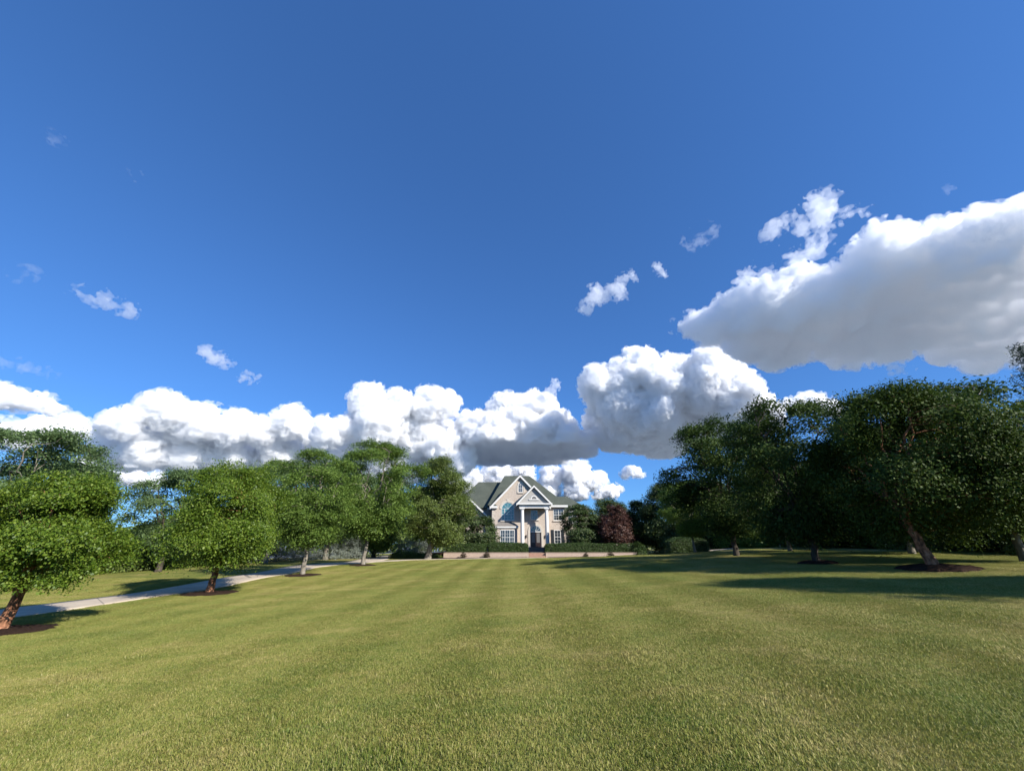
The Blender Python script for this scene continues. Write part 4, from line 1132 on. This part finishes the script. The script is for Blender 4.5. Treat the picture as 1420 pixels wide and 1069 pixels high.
    w = MB(); w.prism([(b0, Z0), (b1, Z0), (b1, 4.9), (b0, 4.9)], by, gy - .003); bay = w.build('bay', br, H)
    r = MB(); t0, t1 = (b0 + .75, gy - .02, 5.72), (b1 - .75, gy - .02, 5.72)
    A, B = (b0 - .22, by - .22, 4.93), (b1 + .22, by - .22, 4.93)
    slab_roof(r, [A, B, t1, t0], .06); slab_roof(r, [(b0 - .22, gy - .02, 4.93), A, t0], .06); slab_roof(r, [(b1 + .22, gy - .02, 4.93), t1, B], .06)
    r.build('bay_roof', M['bay_roof'], bay)
    r = MB(); r.box(b0 - .2, b1 + .2, by - .2, by - .003, 4.62, 4.90); r.box(b0 - .2, b0 - .003, by, gy - .06, 4.62, 4.90); r.box(b1 + .003, b1 + .2, by, gy - .06, 4.62, 4.90); r.build('bay_cornice', tr, bay)
    window(M, H, -2.12, .46, 1.75, 4.32, by, 6, 4, mull=(2, 4), frame=.11)
    # downpipe at the corner of the bay's left
    d = MB(); d.lathe(-3.95, 77.1, [(.05, .6), (.05, 4.9)], 10); d.build('downpipe', tr, H)
    return H

def terrace_and_walls(M):
    # raised ground behind the garden wall
    t = MB(); t.box(-12.5, 2.5, 62.42, 96, -.6, .66); t.box(2.5, 4.9, 63.7, 96, -.6, .62); t.box(4.9, 18.2, 62.42, 96, -.6, .66)
    tag(t.build('terrace_ground', M['mulch']), kind='structure')
    for nm, x0, x1, lab, retx in (('garden_wall', -10.0, 2.45, 'low pale-brick garden wall left of the front steps, below a hedge', -1),
                                  ('garden_wall', 4.95, 18.3, 'longer low pale-brick garden wall right of the front steps, below a hedge', 1)):
        g = thing(nm, ((x0+x1)/2, 62.2, -.05), lab, 'wall', 'brick garden walls')
        m = MB(); m.box(x0, x1, 62.0, 62.4, -.3, .66)
        if retx < 0: m.box(x0, x0 + .38, 62.402, 66, -.3, .66)
        else: m.box(x1 - .38, x1, 62.402, 66, -.3, .66)
        m.build('brickwork', M['brick_wall'], g, origin=g.location)
        c = MB(); c.box(x0 - .03, x1 + .03, 61.96, 62.44, .662, .735); c.build('coping', M['brick_wall'], g, origin=g.location)
    s = thing('front_steps', (3.7, 62.6, 0), 'short flight of reddish brick steps in the gap between the two garden walls', 'steps')
    m = MB()
    for k in range(4):
        m.box(2.46, 4.94, 61.7 + .36 * k, 61.7 + .36 * (k + 1) - .002 if k < 3 else 63.7, -.3, .165 * (k + 1))
    m.build('treads', M['brick_step'], s, origin=s.location)
    w = MB(); w.box(2.95, 5.1, 63.72, 71.7, .5, .66); tag(w.build('entry_path', M['slab']), kind='structure')
# ------------------------------------------------------------------ everything that grows, one by one
def planting(M):
    ring = lambda x, y, r, s, **k: disc('mulch_ring', x, y, r, M['mulch'], None, s, **k)
    RL, RR, BL, BR = 'trees in the row left of the lawn', 'trees in the row right of the lawn', 'trees behind the drive on the left', 'trees behind the lawn on the right'
    # ---- left row
    m1 = tree_meshes(11, 4.75, 2.2, 1.15, .17, 1.15, 'dome', 1350, 84, .30, .42, .074, .054, lump=.30, gap=.10, lobes=17, off=(.12, .1), limbs=7, lean=(.2, 0), sag=-.06)
    plant_tree(m1, 'maple_tree', -15.4, 13.6, 'low round bright-green tree with peeling orange trunk, at the picture edge beside the drive', M['bark_orange'], M['leaf_maple'], group=RL)
    ring(-15.4, 13.6, 1.25, 1)
    m2 = tree_meshes(17, 6.65, 3.15, 1.15, .17, 1.5, 'dome', 1750, 68, .38, .42, .088, .064, lump=.30, gap=.07, lobes=25, lrad=(.33,.50), limbs=7, lean=(.15, .1), sag=0)
    plant_tree(m2, 'maple_tree', -15.2, 22.0, 'full dome-shaped green tree with peeling orange trunk, second in the left row beside the drive', M['bark_orange'], M['leaf_maple'], group=RL)
    ring(-15.2, 22.0, 1.3, 2)
    m3 = tree_meshes(13, 9.3, 3.9, 1.9, .155, 2.6, 'vase', 1200, 52, .46, .36, .14, .075, lump=.34, gap=.14, limbs=8, droop=.3, lobes=26, lflat=.45, lrad=(.33,.50), off=(-.3, 0))
    plant_tree(m3, 'locust_tree', -15.0, 31.0, 'airy layered green tree with forked pale grey trunk, third in the left row', M['bark_grey'], M['leaf_locust'], group=RL)
    ring(-15.0, 31.0, 1.35, 3)
    m4 = tree_meshes(14, 12.3, 5.3, 2.6, .175, 3.6, 'vase', 1500, 52, .54, .36, .17, .095, lump=.30, gap=.13, limbs=9, droop=.3, lobes=30, lflat=.48, lrad=(.32,.48), off=(.4, 0))
    plant_tree(m4, 'locust_tree', -14.3, 41.0, 'tall spreading tree with straight pale trunk standing where the drive turns towards the house', M['bark_grey'], M['leaf_locust'], group=RL)
    ring(-14.3, 41.0, 1.4, 4)
    m5 = tree_meshes(15, 13.9, 4.6, 1.7, .38, 3.2, 'oval', 1500, 50, .56, .55, .21, .13, lump=.28, gap=.10, lobes=26, lflat=.85, lrad=(.36,.55), limbs=9, off=(1.3, 0))
    plant_tree(m5, 'birch_tree', -11.4, 57.5, 'tall olive-green upright tree just left of the house, beside the garden wall', M['bark_grey'], M['leaf_tall'], group=RL, z=0)
    # ---- behind the drive, left
    b1 = tree_meshes(21, 10.4, 4.9, 2.0, .24, 2.6, 'vase', 1350, 48, .52, .34, .17, .09, lump=.32, gap=.12, limbs=8, droop=.3, lobes=28, lflat=.45, lrad=(.34,.52))
    b2 = tree_meshes(22, 8.6, 4.1, 1.7, .20, 2.4, 'vase', 950, 46, .46, .36, .16, .09, lump=.34, gap=.2, limbs=7, droop=.3, lobes=22, lflat=.45, lrad=(.34,.55))
    b3 = tree_meshes(23, 12.0, 5.2, .9, .28, 2.4, 'round', 1150, 42, .66, .6, .25, .16, lump=.26, gap=.10, limbs=8, lobes=20)
    plant_tree(b1, 'locust_tree', -34.0, 27.5, 'tall blue-green feathery tree rising behind the low bright tree at the far left', M['bark_grey'], M['leaf_blue'], group=BL)
    plant_tree(b2, 'locust_tree', -29.2, 35.5, 'open blue-green tree with leaning dark trunk in the gap between the two orange-barked trees', M['bark_dark'], M['leaf_blue'], group=BL)
    plant_tree(b1, 'locust_tree', -41, 36, 'blue-green feathery tree half hidden at the left edge, behind the tallest one there', M['bark_grey'], M['leaf_blue'], group=BL, rz=2.1, sc=.95)
    plant_tree(b3, 'shade_tree', -36.0, 46.0, 'rounded mid-green tree low in the gap behind the two orange-barked trees', M['bark_dark'], M['leaf_locust'], group=BL, rz=.9, sc=.62)
    plant_tree(b1, 'locust_tree', -27.5, 47.5, 'feathery green crown showing between the second and third trees of the left row', M['bark_dark'], M['leaf_locust'], group=BL, rz=1.2, sc=1.12)
    plant_tree(b1, 'locust_tree', -25.0, 57.0, 'tall feathery crown showing above the third tree of the left row', M['bark_dark'], M['leaf_locust'], group=BL, rz=4.0, sc=1.26)
    plant_tree(b3, 'shade_tree', -21.5, 66.0, 'dense dark tree filling the gap behind the tree with the straight pale trunk', M['bark_dark'], M['leaf_locust'], group=BL, sc=1.08)
    plant_tree(b3, 'shade_tree', -15.5, 76.0, 'dark broad tree beside the left wing of the house', M['bark_dark'], M['leaf_dark'], group=BL, rz=2, sc=1.0)
    plant_tree(b3, 'shade_tree', -27.0, 73.0, 'dark broad tree far back where the drive disappears', M['bark_dark'], M['leaf_locust'], group=BL, rz=3, sc=1.05)
    plant_tree(b3, 'shade_tree', -37.5, 58.0, 'dark broad tree far back behind the second orange-barked tree', M['bark_dark'], M['leaf_locust'], group=BL, rz=4.4, sc=.8)
    # ---- shrubs behind the drive, left
    sA = shrub_meshes(31, 1.9, 1.7, 2.3, 210, 42, .30, .13, .09)
    sB = shrub_meshes(32, 2.5, 2.0, 2.9, 260, 42, .34, .15, .10, lump=.3)
    sC = shrub_meshes(33, 1.7, 1.7, 2.5, 260, 40, .24, .12, .035, lump=.25)
    G = 'shrubs along the far side of the drive'
    rows = [(-33.5,24.5,1.1),(-35.2,27.8,1.25),(-33.2,30.6,1.0),(-34.6,33.4,1.2),(-33.2,36.6,1.15),(-33.6,39.5,1.05),(-32.5,42.5,1.2),(-31.6,45.6,1.1),(-31.2,38.2,1.0),(-30.8,41,1.05),(-30.2,44.2,1.1),(-38.5,31,1.5),(-38,37,1.5),(-37,43,1.6)]
    for i, (x, y, s) in enumerate(rows):
        plant_shrub((sA, sB)[i % 2], 'shrub', x, y, 'mid-green leafy shrub in the border beyond the drive, behind the left row of trees', M['bark_dark'], (M['leaf_tall'], M['leaf_maple'], M['leaf_locust'])[i % 3], group=G, rz=i*1.3, sc=s)
    rows = [(-30.2,49.0,1.15),(-29.0,52.5,1.25),(-27.0,55.5,1.1),(-25.2,58.5,1.3),(-23.6,61.8,1.2)]
    for i, (x, y, s) in enumerate(rows):
        plant_shrub(sC, 'spruce_shrub', x, y, 'silvery grey-blue shrub low behind the third tree of the left row', M['bark_dark'], M['leaf_grey'], group='silvery shrubs beyond the drive', rz=i*1.1, sc=s)
    for i, (x, y, s) in enumerate([(-16.6, 66.5, 1.1), (-14.6, 67.5, 1.0)]):
        plant_shrub(sC, 'spruce_shrub', x, y, 'silvery grey-blue shrub where the drive bends left of the garden wall', M['bark_dark'], M['leaf_grey'], group='silvery shrubs by the drive bend', rz=i*2.1+.4, sc=s)
    sL = shrub_meshes(34, 1.3, .9, .75, 150, 40, .17, .10, .06, lump=.3)
    for i, (x, y, s) in enumerate([(-16.4,61.9,1.25),(-15.2,62.4,1.1),(-14.2,61.8,1.2),(-13.0,62.3,1.0),(-12.2,61.9,.8),(-10.9,61.6,.7)]):
        plant_shrub(sL, 'low_shrub', x, y, 'low yellow-green shrub in the bed left of the garden wall', M['bark_dark'], M['leaf_lime'], group='low shrubs left of the garden wall', rz=i*1.7, sc=s, z=hz(x, y))
    # ---- front of the house
    dg = tree_meshes(41, 6.4, 4.0, .9, .16, 1.2, 'dome', 800, 40, .45, .4, .20, .14, lump=.26, gap=.2, limbs=7, layers=7)
    plant_tree(dg, 'dogwood_tree', -6.4, 67.5, 'dark spreading dogwood in front of the left wing of the house', M['bark_grey'], M['leaf_dogwood'], z=.62)
    dg2 = tree_meshes(42, 7.4, 3.4, 1.0, .16, 1.5, 'dome', 800, 40, .45, .4, .20, .14, lump=.26, gap=.2, limbs=7, layers=7)
    plant_tree(dg2, 'dogwood_tree', 11.3, 68.0, 'sunlit layered dogwood covering the right corner of the house', M['bark_grey'], M['leaf_dogwood'], z=.62)
    pl = tree_meshes(43, 7.0, 3.2, .7, .17, 1.2, 'skirt', 800, 40, .42, .6, .20, .13, lump=.18, gap=.12, limbs=7)
    plant_tree(pl, 'plum_tree', 16.6, 66.3, 'rounded purple-leaved plum tree right of the house', M['bark_dark'], M['leaf_plum'], z=.6)
    hedge('hedge', -9.7, -3.9, 63.0, 64.3, 1.22, .64, 'clipped green hedge on the wall, leftmost, in front of the spreading dogwood', 51, M)
    hedge('hedge', -3.5, 2.3, 63.0, 64.3, 1.36, .64, 'clipped green hedge on the wall below the bay window, left of the steps', 52, M)
    hedge('hedge', 5.0, 18.5, 63.0, 64.3, 1.28, .64, 'long clipped green hedge on the wall right of the front steps', 53, M)
    sR = shrub_meshes(35, 1.0, .9, 1.5, 170, 40, .2, .10, .07, lump=.2)
    plant_shrub(sR, 'shrub', 18.9, 62.6, 'rounded green shrub spilling over the right end of the garden wall', M['bark_dark'], M['leaf_hedge'], z=hz(18.9, 62.6), sc=1.2)
    hedge('hedge', 18.6, 23.0, 49.0, 51.2, 1.75, hz(20.8, 50) - .1, 'free-standing rounded dark hedge block on the lawn right of the garden wall', 54, M, round_end=1.3, dens=110)
    sS = shrub_meshes(36, .42, .36, .62, 60, 30, .10, .07, .045, lump=.35)
    for i, (x, lab) in enumerate([(-7.0, 'leftmost'), (-3.6, 'left of the bay window'), (10.7, 'under the long hedge'), (14.2, 'under the purple tree')]):
        plant_shrub(sS, 'rose_bush', x, 61.3, 'small dark rose bush against the foot of the garden wall, %s' % {'leftmost': 'nearest the left end'}.get(lab, lab), M['bark_dark'], M['leaf_rose'], group='rose bushes at the foot of the garden wall', z=.06, sc=1.0 + .15 * (i % 2), rz=i)
    # mulch beds at the foot of the walls
    for x0, x1 in ((-12.6, 2.2), (5.2, 19.2)):
        b = MB(); seg = 40
        top = []
        for k in range(seg + 1):
            x = x0 + (x1 - x0) * k / seg
            top.append((x, 60.72 + .10 * math.sin(x * 1.1) + .25 * abs(2 * k / seg - 1)**6))
        for k in range(seg):
            (xa, ya), (xb, yb) = top[k], top[k+1]
            b.poly([(xa, ya, hz(xa, ya) + .012), (xb, yb, hz(xb, yb) + .012), (xb, 61.3, hz(xb, 61.3) + .09), (xa, 61.3, hz(xa, 61.3) + .09)])
            b.poly([(xa, 61.3, hz(xa, 61.3) + .09), (xb, 61.3, hz(xb, 61.3) + .09), (xb, 61.99, hz(xb, 62) + .07), (xa, 61.99, hz(xa, 62) + .07)])
        tag(b.build('mulch_bed', M['mulch']), kind='structure')
    # ---- right row
    r1 = tree_meshes(61, 7.3, 3.75, .95, .175, 1.9, 'dome', 1800, 66, .42, .45, .095, .07, lump=.28, gap=.08, lobes=24, lrad=(.34,.52), limbs=8, off=(.5, .3), lean=(.1, .1), sag=-.03, tlean=(-.65, 0))
    plant_tree(r1, 'maple_tree', 15.6, 15.8, 'large dark domed tree with orange-brown trunk standing on the right of the lawn', M['bark_orange'], M['leaf_maple_shaded'], group=RR)
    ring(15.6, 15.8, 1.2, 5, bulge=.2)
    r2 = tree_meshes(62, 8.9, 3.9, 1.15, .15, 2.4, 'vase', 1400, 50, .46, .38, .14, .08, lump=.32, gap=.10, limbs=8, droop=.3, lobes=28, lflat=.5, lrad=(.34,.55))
    plant_tree(r2, 'locust_tree', 15.5, 21.7, 'dark feathery tree with mulched trunk just left of the large domed tree', M['bark_dark'], M['leaf_locust_shaded'], group=RR)
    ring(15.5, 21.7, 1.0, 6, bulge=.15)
    plant_tree(r2, 'locust_tree', 15.6, 29.5, 'dark feathery tree on the right of the lawn, nearest the house, trunk on open grass', M['bark_grey'], M['leaf_locust_shaded'], group=RR, rz=2.4, sc=1.12)
    plant_tree(m4, 'locust_tree', 18.6, 43.0, 'feathery tree mostly hidden behind the right row', M['bark_grey'], M['leaf_locust_shaded'], group=RR, rz=1.1, sc=.60)
    plant_tree(r1, 'shade_tree', 19.2, 4.0, 'tall tree off the right edge of the picture whose shadow lies across the near lawn', M['bark_grey'], M['leaf_locust'], group=RR, rz=.6, sc=(.95, .95, 1.28))
    # ---- behind, right
    r4 = tree_meshes(63, 8.6, 4.4, 1.3, .16, 2.6, 'vase', 1300, 48, .48, .4, .16, .09, lump=.3, gap=.10, limbs=8, droop=.3, lobes=26, lflat=.5, lrad=(.34,.52))
    plant_tree(r4, 'locust_tree', 22.9, 19.0, 'spreading tree with bare grey trunk at the right edge, behind the large domed tree', M['bark_grey'], M['leaf_locust_shaded'], group=BR)
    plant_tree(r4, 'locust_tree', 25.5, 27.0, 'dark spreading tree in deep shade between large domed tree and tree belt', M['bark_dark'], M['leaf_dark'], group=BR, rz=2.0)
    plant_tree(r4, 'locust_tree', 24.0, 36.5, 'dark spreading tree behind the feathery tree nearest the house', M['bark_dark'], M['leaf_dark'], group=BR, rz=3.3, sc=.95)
    sp = spruce_meshes(64, 14.0, 3.6, .6, .24)
    plant_tree(sp, 'spruce_tree', 37.0, 25.2, 'tall dark spruce whose tip shows at the top right edge', M['bark_dark'], M['needle'], cat='conifer')
    sp2 = sp
    plant_tree(sp2, 'spruce_tree', 44.0, 34.0, 'dark spruce filling the gap low at the right edge', M['bark_dark'], M['needle'], cat='conifer', rz=1, sc=.8)
    g1 = tree_meshes(65, 9.8, 4.6, .15, .24, 1.6, 'oval', 1150, 42, .6, .6, .22, .145, lump=.28, gap=.08, limbs=8, lobes=24)
    g2 = tree_meshes(66, 8.6, 4.4, .1, .22, 1.4, 'skirt', 1150, 42, .58, .6, .22, .14, lump=.26, gap=.06, limbs=8, lobes=24)
    spots = [(17.5,75,.98,'behind the purple tree'),(21.3,69.5,1.0,'right of the purple tree'),(25.6,65,1.08,'above the free-standing hedge block'),(29.8,59.5,1.0,'behind the right end of the free-standing hedge block'),(33.6,53.5,1.0,''),(36.2,46.5,1.0,''),(37.5,39.5,1.0,''),(37.0,32.0,1.05,''),
             (41,57,1.2,''),(45,47,1.25,''),(34,70,1.2,''),(33.2,25.2,.8,''),(30.5,42.0,.7,''),(44,24,1.1,'')]
    for i, (x, y, s, w) in enumerate(spots):
        lab = 'dense dark tree leafy to the ground in the tree belt beyond the lawn' if not w else 'dense dark tree leafy to the ground, %s' % w
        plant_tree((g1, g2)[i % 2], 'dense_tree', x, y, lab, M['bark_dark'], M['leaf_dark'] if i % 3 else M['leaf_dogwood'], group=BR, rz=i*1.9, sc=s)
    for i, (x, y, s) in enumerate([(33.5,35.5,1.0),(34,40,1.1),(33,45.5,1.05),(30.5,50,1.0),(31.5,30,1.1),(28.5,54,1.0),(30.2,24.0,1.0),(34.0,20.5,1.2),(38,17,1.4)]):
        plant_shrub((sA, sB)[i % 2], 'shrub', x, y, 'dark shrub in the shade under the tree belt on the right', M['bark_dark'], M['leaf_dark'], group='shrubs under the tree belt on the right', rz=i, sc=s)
    # ---- far wood all round the horizon: reads as one mass
    rng = np.random.default_rng(90)
    n = 2600
    a = rng.uniform(-1.35, 1.35, n); d = rng.uniform(150, 230, n)
    top = 10 + 4 * pnoise(np.stack([a * 9, d * .02, 0 * a], 1), 1.0, 91)
    C = np.stack([np.sin(a) * d, np.cos(a) * d, 0 * a], 1); zb = hgt(C[:, 0], C[:, 1])
    C[:, 2] = zb + top * rng.random(n)**.6
    out = unit(np.stack([-np.sin(a), -np.cos(a), .6 + 0 * a], 1))
    tag(link('far_woods', leaf_mesh('far_woods', rng, C, out, 26, 3.0, .6, 1.5, 1.1), M['leaf_tall']), kind='stuff')
# ------------------------------------------------------------------ put it together
make_world(); make_sun(); make_camera(); settings()
M = make_mats()
M_FRINGE[0] = M['fringe']
terrain(M)
ribbon('driveway', [(-27, 0), (-22.5, 10), (-19.4, 18), (-18.2, 24), (-18.3, 32), (-18.9, 41), (-17.0, 49.5), (-12.5, 56.5), (-6, 59.3), (3.7, 59.9), (11, 59.0), (15.8, 55), (19.5, 52.5), (27, 50.5)],
       [1.6, 1.6, 1.55, 1.5, 1.5, 1.6, 2.2, 1.7, 1.35, 1.3, 1.0, .8, .7, .6], M['concrete'])
ribbon('drive_spur', [(-17.6, 48.4), (-18.5, 56), (-20.5, 66), (-22, 80)], [1.5, 2.0, 1.8, 1.8], M['concrete'], lift=.039)
planting(M)
terrace_and_walls(M)
house(M)
g, n = grass(M); print('grass clumps', n)
build_clouds(M)
print('objects', len(COL.objects))
